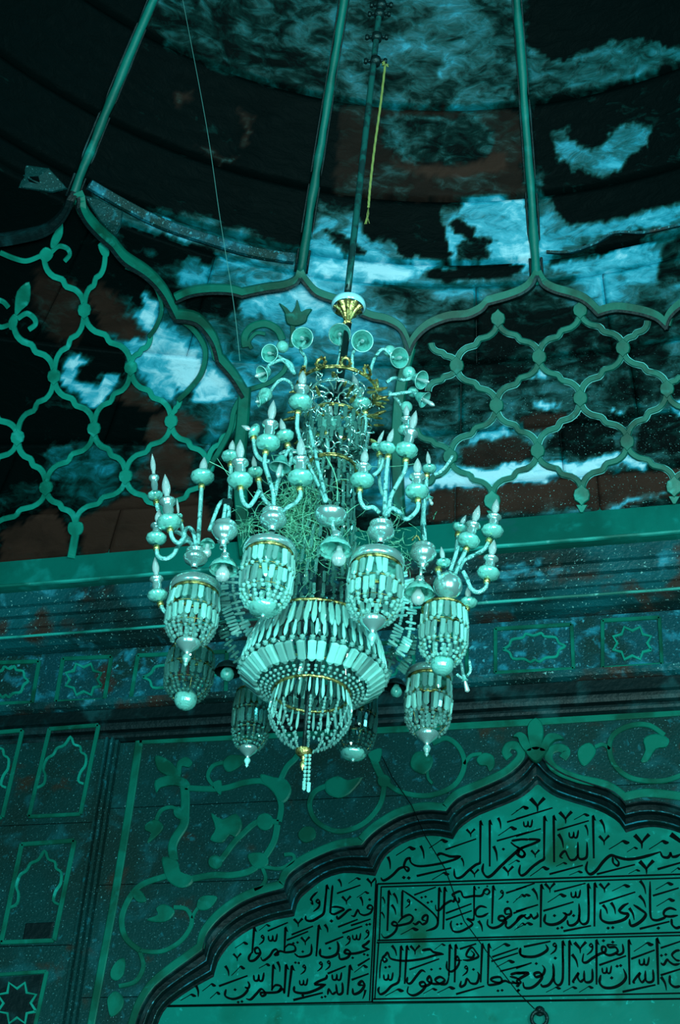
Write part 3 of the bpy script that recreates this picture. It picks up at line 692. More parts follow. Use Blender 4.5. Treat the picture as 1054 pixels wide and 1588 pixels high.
P(c6, [(610, 455), (620, 425), (650, 418), (675, 425), (652, 458), (625, 465)])
P(c6, [(505, 300), (550, 310), (562, 345), (602, 362), (590, 388), (555, 394), (520, 372), (508, 340)])
P(c6, [(455, 195), (485, 183), (508, 205), (490, 232), (458, 256), (470, 228), (450, 215)])
P(c6, [(540, 150), (560, 145), (580, 178), (562, 185), (542, 172)])
P(c5, [(635, 825), (680, 835), (720, 870), (738, 910), (685, 905), (645, 880)])
P(c5, [(725, 850), (760, 828), (787, 850), (772, 872), (745, 868), (740, 905), (722, 885)])
P(c5, [(635, 925), (700, 903), (765, 922), (775, 960), (715, 945), (655, 955), (640, 975)])
P(c5, [(910, 852), (945, 820), (1015, 833), (975, 872), (930, 890)])
P(c5, [(870, 935), (905, 925), (902, 985), (878, 960)])
P(c6, [(810, 42), (850, 52), (885, 58), (905, 90), (890, 125), (868, 130), (845, 92), (812, 66)])
P(c6, [(655, 163), (690, 182), (732, 165), (752, 200), (735, 238), (712, 232), (690, 255), (652, 245), (668, 212)])
P(c6, circ(822, 190, 27, 8)); P(c6, circ(668, 315, 22, 8))
P(c6, [(770, 290), (822, 288), (832, 322), (800, 337), (778, 322)])
P(c6, [(420, 400), (440, 405), (455, 435), (430, 440), (412, 420)])
P(c6, [(345, 650), (365, 620), (388, 615), (385, 660), (365, 682), (345, 675)])
P(c6, [(335, 735), (360, 715), (385, 740), (375, 775), (345, 795), (335, 765)])
P(c6, [(925, 225), (945, 205), (975, 210), (978, 240), (950, 255), (930, 245)])
P(c7, [(45, 245), (80, 228), (110, 240), (152, 232), (115, 278), (80, 290), (48, 275)])
P(c7, circ(212, 242, 19, 8))
P(c7, [(165, 165), (180, 155), (205, 150), (200, 185), (180, 190)])
P(c7, [(287, 185), (300, 162), (325, 158), (350, 175), (348, 200), (330, 222), (308, 218), (290, 205)])
P(c7, [(475, 180), (495, 162), (522, 170), (526, 198), (512, 215), (505, 200), (484, 197)])
P(c7, [(765, 150), (795, 133), (815, 155), (802, 182), (780, 200), (764, 178)])
P(c7, [(950, 122), (985, 108), (1022, 122), (1015, 145), (985, 152), (962, 186), (942, 186), (955, 155)])
# left pilaster with mouldings and framed panels
pil = empty('wall_pilaster'); tag(pil, kind='structure')
YQ = 8.93
XQ = -4.075
pb = [(XA, 3.3), (XA, 6.50), (XQ, 6.50), (XQ, 3.3)]
for a, b in zip([3.3, 4.86, 5.68, ], [4.86, 5.68, 6.285]): slab('stone_slab', pb, a, b, YQ, 0.25, M['stone'], pil)
for x0, x1, y in ((XQ+.001, -4.058, 8.905), (-4.056, -4.040, 8.94), (-4.038, -4.022, 8.915), (-4.02, -4.0, 8.955)):
    mb = MB(); mb.box(((x0+x1)/2, (y+9.2)/2, 4.79), (x1-x0, 9.2-y, 2.985)); o = mb.build('vertical_moulding', M['stone' if y > .9 else 'dark'], pil)
def frame(pts, w, parent, Y, m='inlay', th=0.012):
    n = len(pts); cx = sum(p[0] for p in pts)/n; cy = sum(p[1] for p in pts)/n
    for i in range(n):
        a, b = pts[i], pts[(i+1) % n]
        mb = MB(); strip(mb, [a, b], w, th, wy(Y), WN, sink=0.004); mb.build('frame_strip', M[m], parent)
def framed(corners, w, Y, parent, inner=None, iw=4, m='inlay', close=False):
    frame(corners, w, parent, Y, m)
    if inner:
        for q in inner:
            mb = MB(); pts = q; strip(mb, pts, iw, 0.010, wy(Y), WN, sink=0.004); mb.build('cusped_inlay', M['lattice'], parent)
c5m = lambda L: [c5(*p) for p in L]
# frieze panels
def star(cx, cy, rx, ry, n=8, k=0.72, rot=0.39):
    p = []
    for i in range(n*2+1):
        a = rot+math.pi*i/n; r = 1 if i % 2 == 0 else k
        p.append((cx+rx*r*math.cos(a), cy+ry*r*math.sin(a)))
    return p
def cart(cx, cy, rx, ry, sk=0.0):
    T = [(-1, 0), (-.8, -.25), (-.7, -.65), (-.35, -.75), (-.25, -1), (0, -.85), (.25, -1), (.35, -.75), (.7, -.65), (.8, -.25), (1, 0), (.8, .25), (.7, .7), (.35, .75), (.15, 1), (0, .85), (-.15, 1), (-.35, .75), (-.7, .7), (-.8, .25), (-1, 0)]
    return smoothpts([(cx+a*rx-b*sk, cy+b*ry-a*rx*.05) for a, b in T], 3)
framed([(98, 1022), (173, 1019), (162, 1086), (87, 1089)], 6, 9.0, wf, [star(130, 1054, 30, 26)], 4.5)
framed([(-22, 1029), (61, 1026), (50, 1090), (-32, 1093)], 6, 9.0, wf, [cart(12, 1058, 32, 24, 3)], 4)
framed([(214, 1017), (352, 1011), (350, 1078), (203, 1084)], 6, 9.0, wf, [cart(280, 1048, 58, 24, 3)], 4)
framed([(385, 1008), (470, 1004), (470, 1070), (383, 1075)], 6, 9.0, wf, [star(428, 1040, 32, 26)], 4.5)
framed([(505, 1002), (640, 996), (643, 1062), (505, 1068)], 6, 9.0, wf, [cart(573, 1032, 55, 24)], 4)
framed([(672, 990), (723, 980), (724, 1050), (672, 1056)], 6, 9.0, wf)
framed([(768, 976), (886, 969), (889, 1038), (768, 1044)], 6, 9.0, wf, [cart(828, 1005, 48, 22, -1)], 4)
framed([(934, 963), (1022, 958), (1026, 1031), (934, 1037)], 6, 9.0, wf, [star(980, 998, 32, 27)], 4.5)
framed([(1062, 955), (1180, 948), (1185, 1018), (1065, 1026)], 6, 9.0, wf)
# pilaster panels
def carch(x0, y0, x1, y1, sk, tip):
    """cusped arch outline: feet (x0,y0),(x1,y1)"""
    w_ = x1-x0; T = [(0, 1), (.13, .93), (.12, .75), (.05, .62), (.08, .42), (.2, .34), (.25, .22), (.4, .16), (.5, 0), (.6, .16), (.75, .22), (.8, .34), (.92, .42), (.95, .62), (.88, .75), (.87, .93), (1, 1)]
    h = y0-tip; return smoothpts([(x0+u*w_+(1-v)*sk, tip+v*h+u*(y1-y0)) for u, v in T], 3)
framed([(77, 1131), (153, 1125), (125, 1263), (45, 1267)], 6, YQ, pil, [carch(58, 1222, 130, 1216, 16, 1146)], 4)
framed([(-45, 1140), (35, 1133), (4, 1268), (-75, 1274)], 6, YQ, pil, [carch(-60, 1228, 10, 1222, 16, 1150)], 4)
framed([(34, 1310), (116, 1304), (84, 1459), (2, 1462)], 7, YQ, pil, [carch(16, 1408, 92, 1403, 16, 1322)], 4.5)
framed([(-15, 1513), (73, 1507), (40, 1660), (-60, 1665)], 6, YQ, pil, [star(27, 1556, 32, 34, 8, .66)], 4.5)
for p in ([(40, 1432), (84, 1430), (78, 1456), (35, 1458)], [(-12, 1517), (70, 1511), (38, 1655), (-55, 1660)]):
    mb = MB(); flat(mb, p, 0.004, wy(YQ), WN, sink=0.003); mb.build('dark_slab', M['dark'], pil)

# ------------------------------------------------------------------ inscription panel
YI = YP
lo = [(x, z) for x, z in PW]
ZB = at_y(575, 1556, YI).z
ins = empty('inscription_panel', (APX, YI, 4.0))
tag(ins, 'large pale green marble inscription panel with black Arabic calligraphy inside the cusped arch', 'inscription')
def pslab(name, poly, y, th, m, parent, zlo=-1, zhi=99):
    o = slab(name, poly, zlo, zhi, y, th, m, None, 0.0); o.parent = parent; o.location = -ORG[parent.name]; return o
outer = [(x, z) for x, z in PW]
# widen slightly so that the slab runs behind the cove
outer = [(APX+(x-APX)*1.01, z+0.01 if z > 3.4 else z) for x, z in outer]
pslab('marble_slab', outer, YI, 0.08, M['panel'], ins, ZB, 99)
pslab('marble_slab', outer, YI, 0.08, M['panel'], ins, 3.35, ZB-0.006)
WI = wy(YI)
def T(k, x, y):
    s, ox, oy = {1: (4.392, 580, 1230), 2: (4.15, 800, 1230), 3: (4.392, 575, 1355), 4: (4.15, 800, 1355), 5: (4.392, 575, 1445), 6: (4.15, 800, 1445), 7: (3.1, 250, 1430), 8: (5.27, 400, 1350)}[k]
    return ox+x/s, oy+y/s, s
def pen(mb, pts, w, k, prof='pen', sub=5):
    q = smoothpts([tuple(p) for p in pts], sub); q = [T(k, *p)[:2] for p in q]; s = T(k, 0, 0)[2]; n = len(q)
    ws = []
    for i in range(n):
        t = i/max(1, n-1)
        a, b = q[max(0, i-1)], q[min(n-1, i+1)]
        an = math.atan2(b[1]-a[1], b[0]-a[0])
        if prof == 'pen': f_ = (0.62+0.38*abs(math.sin(an-0.9)))*min(1, 0.35+t*7, 0.3+(1-t)*6)
        elif prof == 'tick': f_ = (1-t)**0.7*1.1+0.12
        elif prof == 'line': f_ = 0.85+0.15*math.cos(t*3.1)
        elif prof == 'hook': f_ = 0.25+0.95*max(0, math.sin(max(0, (t-.42))/.58*math.pi))
        ws.append(1.28*w*f_/s)
    strip(mb, q, ws, 0.004, WI, WN, inset=0.05, sink=0.002)
def word(k, txt):
    mb = MB()
    for ln in txt.strip().split('\n'):
        a = ln.split(); c = a[0]; v = [float(x) for x in a[1:]]
        if c == 'L':
            w_, pts = v[0], list(zip(v[1::2], v[2::2]))
            pen(mb, pts, w_, k, 'line' if len(pts) == 2 else 'pen')
        elif c == 'D':
            s = v[0]
            for x, y in zip(v[1::2], v[2::2]):
                q = [T(k, x+dx*s*.75, y+dy*s*.75)[:2] for dx, dy in ((-1, 0.1), (-.1, -.9), (1, -.1), (.1, .9))]; flat(mb, q, 0.004, WI, WN, sink=0.002)
        elif c == 'V':
            x0, y0, x1, y1 = v[:4]; w_ = v[4] if len(v) > 4 else 13
            pen(mb, [(x0-4, y0-6), (x0+(x1-x0)*.6+2, y0+(y1-y0)*.4), (x1, y1)], w_, k, 'tick')
        elif c == 'A':
            x0, y0, x1, y1 = v[:4]; w_ = v[4] if len(v) > 4 else 13
            pen(mb, [(x0, y0), ((x0+x1)/2, (y0+y1)/2), (x1, y1)], w_, k, 'line')
            q = [T(k, *p)[:2] for p in ((x0-w_*.5, y0-2), (x0+w_*.4, y0-w_*.7), (x0+w_*1.6, y0+w_*2.4), (x0+w_*.3, y0+w_*1.8))]; flat(mb, q, 0.004, WI, WN, sink=0.002)
        elif c == 'H':
            x0, y0, x1, y1 = v[:4]; dx, dy = x1-x0, y1-y0
            pen(mb, [(x0, y0), (x0+dx*.4, y0+dy*.62), (x0+dx*.68, y0+dy*1.05), (x0+dx*.86, y0+dy*.86), (x1+dx*.02, y1+6)], 15*max(.6, abs(dx)/125), k, 'hook')
        elif c == 'Y':
            x, y, s = v; pen(mb, [(x-s*.9, y-s*.75), (x-s*.3, y-s*.1), (x, y+s*.35), (x+1, y+s)], s*.36, k, 'tick')
            pen(mb, [(x+s*.95, y-s*.85), (x+s*.3, y-s*.15), (x, y+s*.35)], s*.32, k, 'tick')
        elif c == 'S':
            x, y, s = v
            pen(mb, [(x-s*.9, y-s*.4), (x-s*.8, y+s*.5), (x-s*.3, y+s*.6), (x-s*.05, y+s*.2), (x-s*.05, y-s*.5)], s*.32, k)
            pen(mb, [(x-s*.05, y), (x+s*.1, y+s*.6), (x+s*.6, y+s*.5), (x+s*.85, y-s*.8)], s*.32, k)
            pen(mb, [(x-s*.05, y-s*.45), (x-s*.05, y+s*.3)], s*.28, k)
        elif c == 'W':   # small waw
            x, y, s = v; pen(mb, [(x-s*.1, y+s*.2), (x-s*.35, y-s*.2), (x, y-s*.55), (x+s*.28, y-s*.1), (x-s*.1, y+s*.15), (x+s*.28, y+s*.05), (x+s*.05, y+s*.9), (x-s*.9, y+s*1.7)], s*.30, k)
    mb.build('lettering', M['ink'], ins)
word(1, '''V 98 440 110 520
H 150 425 280 372
V 320 365 340 448
H 375 375 500 322
L 9 485 385 695 312
Y 657 270 30
A 724 192 722 460
L 14 722 455 718 478 690 490 640 530 600 568 565 580 548 560 545 515
A 787 188 787 500
V 848 175 862 245
H 845 290 970 236
H 935 150 1050 96
L 9 905 198 1054 152
L 9 835 326 1054 264
L 15 430 425 455 412 520 432 592 430
L 13 592 432 540 455 450 480 350 496 290 496 255 478 243 450 250 440
L 14 248 440 222 450 207 480 205 505 225 532 236 512 205 498
L 14 210 502 170 515 130 555 90 585 60 595 46 575
V 598 448 610 500 10
D 19 202 575 236 578
L 12 290 565 525 510
H 395 590 510 546
Y 683 545 30
Y 912 530 36
V 818 368 838 465 14
D 16 880 382
L 16 745 480 738 530 765 570 800 560 860 500 930 435 985 388 1054 350
L 13 935 326 1000 316 1054 317
L 12 930 335 960 360 1010 385
L 14 990 388 982 415 1008 435 1027 415 1012 388
H 915 490 992 460''')
word(2, '''Y 137 72 48
H 0 115 80 90
L 9 0 167 235 95
S 78 195 32
L 9 0 278 160 230
L 13 80 298 120 298 158 302
L 13 156 305 100 330 40 352 0 372
L 13 0 345 20 355 50 380 52 405 30 412 5 395 0 380
Y 123 390 28
A 182 152 180 400
L 14 180 395 178 425 150 442 100 480 60 520 32 530 20 505 28 462
A 242 148 245 445
H 90 535 212 480
V 277 270 305 355 14
Y 318 155 42
H 372 172 470 138
L 9 265 238 468 178
S 372 265 34
V 449 212 462 275 10
L 14 398 315 398 400 412 424 440 422 456 400 456 315
L 13 398 395 382 425 350 430 330 400 318 375 300 382 284 408 302 420
A 495 148 500 420
H 258 472 327 450
L 10 215 522 430 465
H 343 528 427 506
V 547 178 572 258
Y 566 302 34
H 598 362 727 312
Y 808 308 50
H 855 362 980 312
H 713 380 782 352
L 16 460 440 450 490 475 522 515 500 562 440 608 402 650 412 710 426 780 420 860 400 928 378
L 13 622 410 625 448 652 468 660 445 632 415
L 15 928 376 942 408 975 415 992 395 992 382 1004 408 1030 408 1060 392
L 26 995 265 1060 312
L 10 520 522 765 460
H 723 520 797 496
Y 838 475 48
L 12 910 490 1058 448
H 998 512 1058 484''')
word(3, '''V 82 165 95 206 9
V 76 268 92 306 9
A 122 118 112 390
V 158 140 182 206 12
V 146 218 170 280 12
L 14 215 115 212 200 210 305
L 14 213 112 300 170 380 230 440 288 456 330 438 368 375 390
W 258 190 26
L 9 295 145 442 92
D 14 345 162 372 157 388 197 413 190
D 13 305 245
L 13 185 335 215 300 260 280 286 298 270 330 230 345 170 355 143 345 158 328 180 345 168 390 130 425 90 436 70 408
L 13 285 335 305 345 330 328 352 345 380 328 386 285 362 288 350 312 376 322
H 203 415 322 375
A 465 98 458 330
A 502 95 493 380
L 13 440 212 445 248 470 245 502 210 545 185 562 190 570 165 555 145 580 128 612 122 632 160 680 155 700 152 745 152 762 140 772 115 792 105 808 122 792 142 770 130
L 12 565 165 592 195 602 182 596 160
A 703 88 702 290 11
D 11 735 95 792 85
L 10 510 270 685 205
L 10 510 315 687 252
L 13 790 232 745 222 713 250 720 288 760 290 800 268
L 13 702 285 695 315 655 308 692 342 650 375 600 396 560 390 543 350 550 320
D 14 588 345 615 341
V 737 328 760 395
A 832 85 825 340
W 893 130 28
L 10 920 132 1058 88
H 968 200 1056 146
D 14 930 192
L 10 970 270 1058 238
L 15 796 310 795 350 830 370 880 355 912 320 905 292 878 290 870 312 900 320 932 298 955 278 945 238 915 245 918 275 950 272
L 14 925 320 918 355 938 370 972 345 1020 298 1058 278
H 978 385 1056 340''')
word(4, '''L 9 0 103 120 62
V 110 102 140 170
H 0 165 92 136
L 10 0 243 142 200
L 13 0 305 20 280 45 270 70 288 92 275 96 262 112 288 138 272 135 248
A 162 72 158 345
Y 217 90 34
L 9 245 115 447 62
H 203 185 322 136
S 385 130 34
L 10 175 240 370 182
H 0 355 107 320
L 16 190 260 183 308 218 328 270 320 312 290 322 265 300 250
L 12 312 250 332 265 352 255 355 235
D 16 247 270
L 14 330 298 338 330 370 330 400 302 408 250 404 192
D 16 370 270
L 14 405 250 408 300 430 325 460 310 467 250 464 75
A 463 68 466 200
A 506 62 504 340
D 15 268 352 295 347
L 11 305 370 482 335
Y 568 90 34
H 618 112 732 76
L 10 535 193 767 118
V 562 207 588 260
V 615 192 640 262
L 16 545 228 546 290 590 316 650 310 702 290 722 260 690 255 664 240 690 208 724 190
D 16 592 350 622 347
V 732 228 760 300
L 17 755 200 800 230 834 260 810 300 762 332 735 330 730 292
V 802 52 835 132
V 797 147 835 220
L 14 862 50 862 200 868 282 900 300 940 290 968 275
H 898 102 1010 62
L 10 880 142 1047 92
H 903 210 1020 166
L 14 1032 235 990 222 955 240 953 268 990 276 1042 268
L 11 795 355 987 308
D 17 915 350
L 15 1000 290 1004 328 1030 350 1058 340''')
word(5, '''V 147 100 175 165
L 16 348 128 400 120 430 140 496 153
L 13 496 155 440 160 350 185 250 198 180 195 132 180 115 142 98 160 80 180 90 206 110 190 84 172
L 8 72 188 62 250 60 320
A 205 100 197 310
L 14 196 300 185 345 140 370 100 410 65 426 50 400 58 375
A 245 98 230 355
Y 300 122 34
H 433 122 507 86
D 15 100 243 126 238
S 120 305 36
L 10 262 258 465 185
H 98 437 222 396
L 14 250 308 246 345 272 350 312 300 345 264 372 276
D 14 412 257 472 252
L 15 255 372 250 415 290 434 340 410 372 370 360 343 334 350 345 372 386 365 412 340 400 303 384 330 410 350 440 356 482 350 502 328 470 308 438 328 470 355 512 355 528 320 531 280
A 537 90 531 300
A 577 90 570 345
L 13 518 200 517 250 545 272 580 250 602 205 590 168 578 192 620 195
L 11 605 118 717 82
L 13 625 192 660 195 702 185 732 168 715 138 690 108 664 125 650 165 690 175 702 150 680 128
W 650 250 30
D 15 698 257
L 14 615 335 608 375 640 360 655 320 680 350 720 350 736 300 725 272
H 358 422 450 390
H 453 417 572 380
A 758 85 747 345
A 802 85 796 350
L 14 795 340 802 362 850 358 890 342 880 310 830 314 820 332 870 348 912 335 950 348 1000 352
L 11 580 425 772 370
H 828 130 947 86
L 10 825 172 1002 112
L 10 820 202 1002 145
H 856 240 977 200
L 10 880 270 1058 224
L 15 950 292 1000 280 1058 285
L 14 945 305 995 318 1020 345 990 352 960 335
D 15 865 402 893 399
D 16 1003 400
L 14 1020 110 1014 145 1040 170 1058 166''')
word(6, '''L 11 50 97 222 62
L 15 30 105 28 145 60 160 120 160 172 140 203 112 190 82
W 250 92 32
L 10 0 235 100 200
D 15 130 205
L 15 0 270 50 264 80 268 35 295 0 318
L 13 0 318 18 335 10 350 0 345
L 15 45 325 55 360 100 360 142 330 168 290 150 263 118 270 130 292 172 275 184 240 168 215
D 16 252 170
L 15 158 335 172 352 210 342 238 300 242 250 237 205
L 14 240 260 246 320 272 345 296 320 302 250 300 75
A 300 62 301 200
A 343 60 342 345
D 17 15 377
H 193 390 287 360
H 303 387 392 358
H 406 390 497 355
Y 412 100 40
V 364 152 398 230
W 484 95 32
L 14 435 140 428 190 452 198 492 170 540 142 572 130 576 102 555 98 556 128 600 152 652 130 640 100 600 100 590 84 650 86
L 13 640 140 665 148 690 128 684 78
D 16 562 58 622 67
L 14 490 238 490 308 462 326 440 312 438 250
L 13 438 300 415 322 395 292 402 265 380 298 366 322 376 328
A 517 55 518 340
L 11 535 215 708 155
D 16 650 222 673 218
S 585 245 34
D 17 615 297
L 16 545 278 538 330 570 360 630 358 682 330 707 290 690 238
A 725 55 730 340
H 758 127 882 76
L 11 740 175 892 118
S 825 190 36
L 14 880 243 883 310 855 326 833 308 832 250
L 13 832 300 810 326 790 292 798 265 770 298 754 325 766 330
L 12 685 387 897 342
A 906 45 915 340 15
L 10 930 105 1058 62
D 15 935 153 963 147
L 14 930 200 950 212 972 180 988 195 1018 212 1054 206
L 13 1054 120 1028 124 1003 150 1030 182 1054 186
L 11 930 280 1058 240
V 937 297 968 380
L 15 990 280 990 330 1020 355 1058 350''')
word(7, '''A 447 27 437 150 9
L 10 436 145 422 168 425 186 450 182 476 150 466 124 450 130 455 150 476 148
W 488 75 20
H 355 125 416 100
S 537 75 24
L 9 478 168 490 185 520 165 538 138 555 132 562 155 545 158 570 140 600 146 642 138 640 114 612 108 590 130
A 597 27 592 140 9
D 10 635 102 655 98
L 9 640 150 660 166 692 165 720 150 722 105
D 10 645 195 661 197
Y 692 90 22
D 10 680 142
A 757 17 745 165 9
V 790 18 800 50 9
L 8 788 105 875 70
L 11 765 128 765 160 800 170 842 155 852 120 845 92
D 11 810 126
W 902 80 20
L 10 855 150 860 178 896 170 908 145 890 133 882 150 920 152 955 146 1002 130
L 10 1000 132 968 118 985 105 1002 88
S 940 70 22
W 992 50 20
D 10 920 172 975 155 992 159
V 312 217 325 260 9
Y 365 168 20
H 338 257 402 216
H 470 222 522 204
L 8 278 308 415 258
H 198 332 262 300
H 93 377 167 350
V 172 312 178 360 9
H 235 367 283 340
L 10 312 323 308 355 345 370 390 355 416 325 402 313
L 9 402 313 418 318 424 302 416 285
D 11 355 325
D 10 370 385 388 382
L 10 408 368 430 372 460 342 482 322 502 345 484 356 480 340 520 340 562 335 576 310 548 304 530 330
S 470 265 28
A 538 207 532 330 9
V 562 197 570 240 9
L 10 560 338 585 322 592 345
A 600 207 592 340 10
A 628 212 610 360 10
W 688 218 20
W 768 203 20
W 806 198 20
S 685 288 22
L 11 640 308 642 335 690 342 740 328 792 300
L 10 792 300 738 300 762 283 792 270 796 252
D 11 680 353
D 10 772 362 788 358
L 8 800 248 887 212
L 9 635 375 777 340
S 845 262 26
L 10 870 290 871 338 848 345 840 298
L 9 840 335 822 346 806 322 800 350
A 907 210 895 350 10
H 928 242 992 211
L 8 945 210 1002 175
L 8 915 278 997 248
L 11 920 318 925 346 956 335 976 305 965 284 948 300 972 304
V 985 332 968 370 8''')
word(8, '''V 662 78 682 135 14
H 740 105 838 64
Y 925 96 38
L 11 645 188 837 120
Y 722 242 38
H 808 222 907 178
V 840 222 856 290 14
D 19 912 238
L 13 430 262 446 275 440 245 430 240 450 208 487 174
W 492 262 44
L 17 390 370 394 405 440 412 500 380 536 350 547 280 562 130
A 562 122 556 200 15
L 15 610 120 602 200 592 320 590 350
L 15 588 345 620 358 672 335 702 315 650 298 600 300
L 15 645 368 652 396 700 360 738 325 765 320
L 14 762 368 788 372 816 322 832 352 870 366 920 345 936 298 910 284 894 310 936 318
D 22 600 413
L 12 655 462 815 400
L 12 760 450 920 398
L 12 690 512 852 455
D 18 888 443 913 439
L 12 275 525 450 455
L 12 235 570 410 498
Y 328 425 38
L 11 80 495 245 425
H 8 492 100 446''')
# ruled borders
mb = MB()
def rule(a, b, w=2.0): strip(mb, [a, ((a[0]+b[0])/2, (a[1]+b[1])/2), b], w, 0.004, WI, WN, inset=0.05, sink=0.002)
for (x0, y0, x1, y1, w_) in ((585, 1371, 1130, 1353.5, 2.6), (591, 1375.5, 1130, 1359.5, 2.2), (585, 1458.6, 1130, 1444, 2.6), (584, 1462, 1130, 1449, 2.2),
        (579, 1549.5, 1130, 1539, 2.4), (577, 1554.5, 1130, 1548, 2.4), (585, 1371, 577, 1554, 2.8), (591, 1375.5, 588, 1459, 2.0), (587, 1462, 581, 1550, 2.0), (583, 1365, 573, 1552, 2.0),
        (252, 1560, 578, 1554, 2.6)): rule((x0, y0), (x1, y1), w_)
mb.build('ruled_border', M['ink'], ins)
# hairline crack across the panel and the small iron ring
cr = [c7(*p) for p in ((205, 170), (235, 230), (290, 310), (330, 400), (385, 490), (440, 640), (510, 735), (590, 840), (640, 890))]
mb = MB(); strip(mb, cr[:4], 1.3, 0.003, wy(8.97), WN, sink=0.0)
mb2 = MB(); strip(mb2, cr[3:], 1.5, 0.0045, WI, WN, sink=0.002); mb2.build('crack', M['ink'], ins)
o = mb.build('crack', M['ink'], wall)
mb = MB(); c = at_y(836, 1577, YI-0.03); ps = [(c.x+0.045*math.sin(a), c.y, c.z+0.045*math.cos(a)-0.01) for a in [2*math.pi*i/20 for i in range(21)]]
mb.tube(ps, 0.011, 8, caps=False); mb.tube([(c.x, YI-0.006, c.z+0.04), (c.x, YI-0.045, c.z+0.04)], 0.014, 8)
mb.lathe([(0.0, 0.0), (0.03, 0.0), (0.028, 0.012), (0, 0.014)], 12, Matrix.Translation((c.x, YI-0.006, c.z+0.04)) @ Matrix.Rotation(R_(90), 4, 'X'))
tag(mb.build('iron_ring', M['iron'], None, True, origin=c), 'small black iron ring fixed to the marble below the calligraphy', 'ring')

# ------------------------------------------------------------------ chandelier
H0 = math.hypot(-1.59, 5.33)
def pt(x, y, dd=0.0):
    d = ray(x, y); return CAM+d*((H0+dd)/d.dot(hd_))
def ddof(p): return V(p).dot(hd_)-H0
def pxs(p): return (V(p)-CAM).dot(FW)/FPX        # metres per pixel at p
ZB_ = 4.90
chc = at_z(493, 960, ZB_)
ch = empty('chandelier', (chc.x, chc.y, 4.1))
tag(ch, 'large crystal chandelier with beaded baskets, candle bulbs and bell lamps on a dark pole', 'chandelier')
Z = {'A': (3.764, 220, 450), 'B': (4.054, 460, 450), 'C': (3.783, 220, 680), 'D': (4.216, 350, 700), 'E': (4.054, 540, 700), 'F': (3.513, 340, 920), 'G': (4.39, 560, 860)}
def zz(k, x, y): s, a, b = Z[k]; return a+x/s, b+y/s
def frame_mtx(o, zdir, xref=None):
    z = V(zdir).normalized(); x = (xref or V((1, 0, 0.01))); x = (x-z*x.dot(z)); 
    if x.length < 1e-4: x = z.orthogonal()
    x.normalize(); y = z.cross(x)
    return Matrix(((x.x, y.x, z.x, o.x), (x.y, y.y, z.y, o.y), (x.z, y.z, z.z, o.z), (0, 0, 0, 1)))
def lat_(name, prof, p, zdir, m, parent, n=20, sm=True, flute=0.0, nf=10):
    mb = MB(); mb.lathe([(r, z) for r, z in prof], n, frame_mtx(V((0, 0, 0)), zdir), flute, nf)
    v = [q+V(p) for q in mb.v]; return mk(name, v, mb.f, m, parent, sm, origin=p)
UPV = V((0, 0, 1))
# --- shared small meshes (unit length along -z)
def prism_mesh(name, w_, d_, m, tip=True):
    """cut drop: pointed both ends, six sided, length 1 from z=0 to z=-1"""
    R = [(0.0, 0.35), (-0.07, 1.0), (-0.5, 0.92), (-0.86, 1.0), (-1.0, 0.3)] if not tip else [(0.0, 0.25), (-0.10, 0.6), (-0.62, 1.0), (-0.84, 0.8), (-1.0, 0.05)]
    v = []; f = []; n = 8
    for z, k in R:
        for j in range(n):
            a = 2*math.pi*(j+(.28 if j % 2 else .72))/n; v.append((w_*k*math.cos(a), d_*k*math.sin(a), z))
    for i in range(len(R)-1):
        for j in range(n): f.append((i*n+j, (i+1)*n+j, (i+1)*n+(j+1) % n, i*n+(j+1) % n))
    f.append(tuple(range(n))); f.append(tuple((len(R)-1)*n+j for j in range(n))[::-1])
    return v, f
def as_mesh(name, vf, m):
    me = D.meshes.new(name); me.from_pydata(*[vf[0], [], vf[1]]); me.materials.append(m); me.update()
    bm = bmesh.new(); bm.from_mesh(me); bmesh.ops.recalc_face_normals(bm, faces=bm.faces); bm.to_mesh(me); bm.free(); return me
PR_A = prism_mesh('prism', 0.115, 0.07, None, False); PR_B = prism_mesh('drop', 0.10, 0.08, None, True)
ME_A = as_mesh('prism', PR_A, M['crystal']); ME_B = as_mesh('spindle', PR_B, M['crystal'])
ME_Ad = as_mesh('prism_dull', PR_A, M['crystal_dim'])
def ico():
    bm = bmesh.new(); bmesh.ops.create_icosphere(bm, subdivisions=1, radius=1); v = [x.co.copy() for x in bm.verts]; f = [[q.index for q in a.verts] for a in bm.faces]; bm.free(); return v, f
ICO = ico()
def bead(mb, p, r, sz=1.0): mb.add([V(p)+V((q.x*r, q.y*r, q.z*r*sz)) for q in ICO[0]], ICO[1])
def pmtx(top, bot, out, wscale=1.0):
    z = (top-bot); L = z.length; z.normalize(); y = (out-z*out.dot(z)).normalized(); x = y.cross(z)
    s = L*wscale
    return Matrix(((x.x*s, y.x*s, z.x*L, top.x), (x.y*s, y.y*s, z.y*L, top.y), (x.z*s, y.z*s, z.z*L, top.z), (0, 0, 0, 1)))
def putmesh(mb, vf, mtx): mb.add([mtx @ V(q) for q in vf[0]], vf[1])
def ring(mb, c, r, tr, n=48, wob=0.0, flat_=1.0):
    mb.tube([V(c)+V((r*math.cos(2*math.pi*i/n), r*math.sin(2*math.pi*i/n), wob*math.sin(i*2.3))) for i in range(n+1)], tr, 8, caps=False)
rb = random.Random(11)
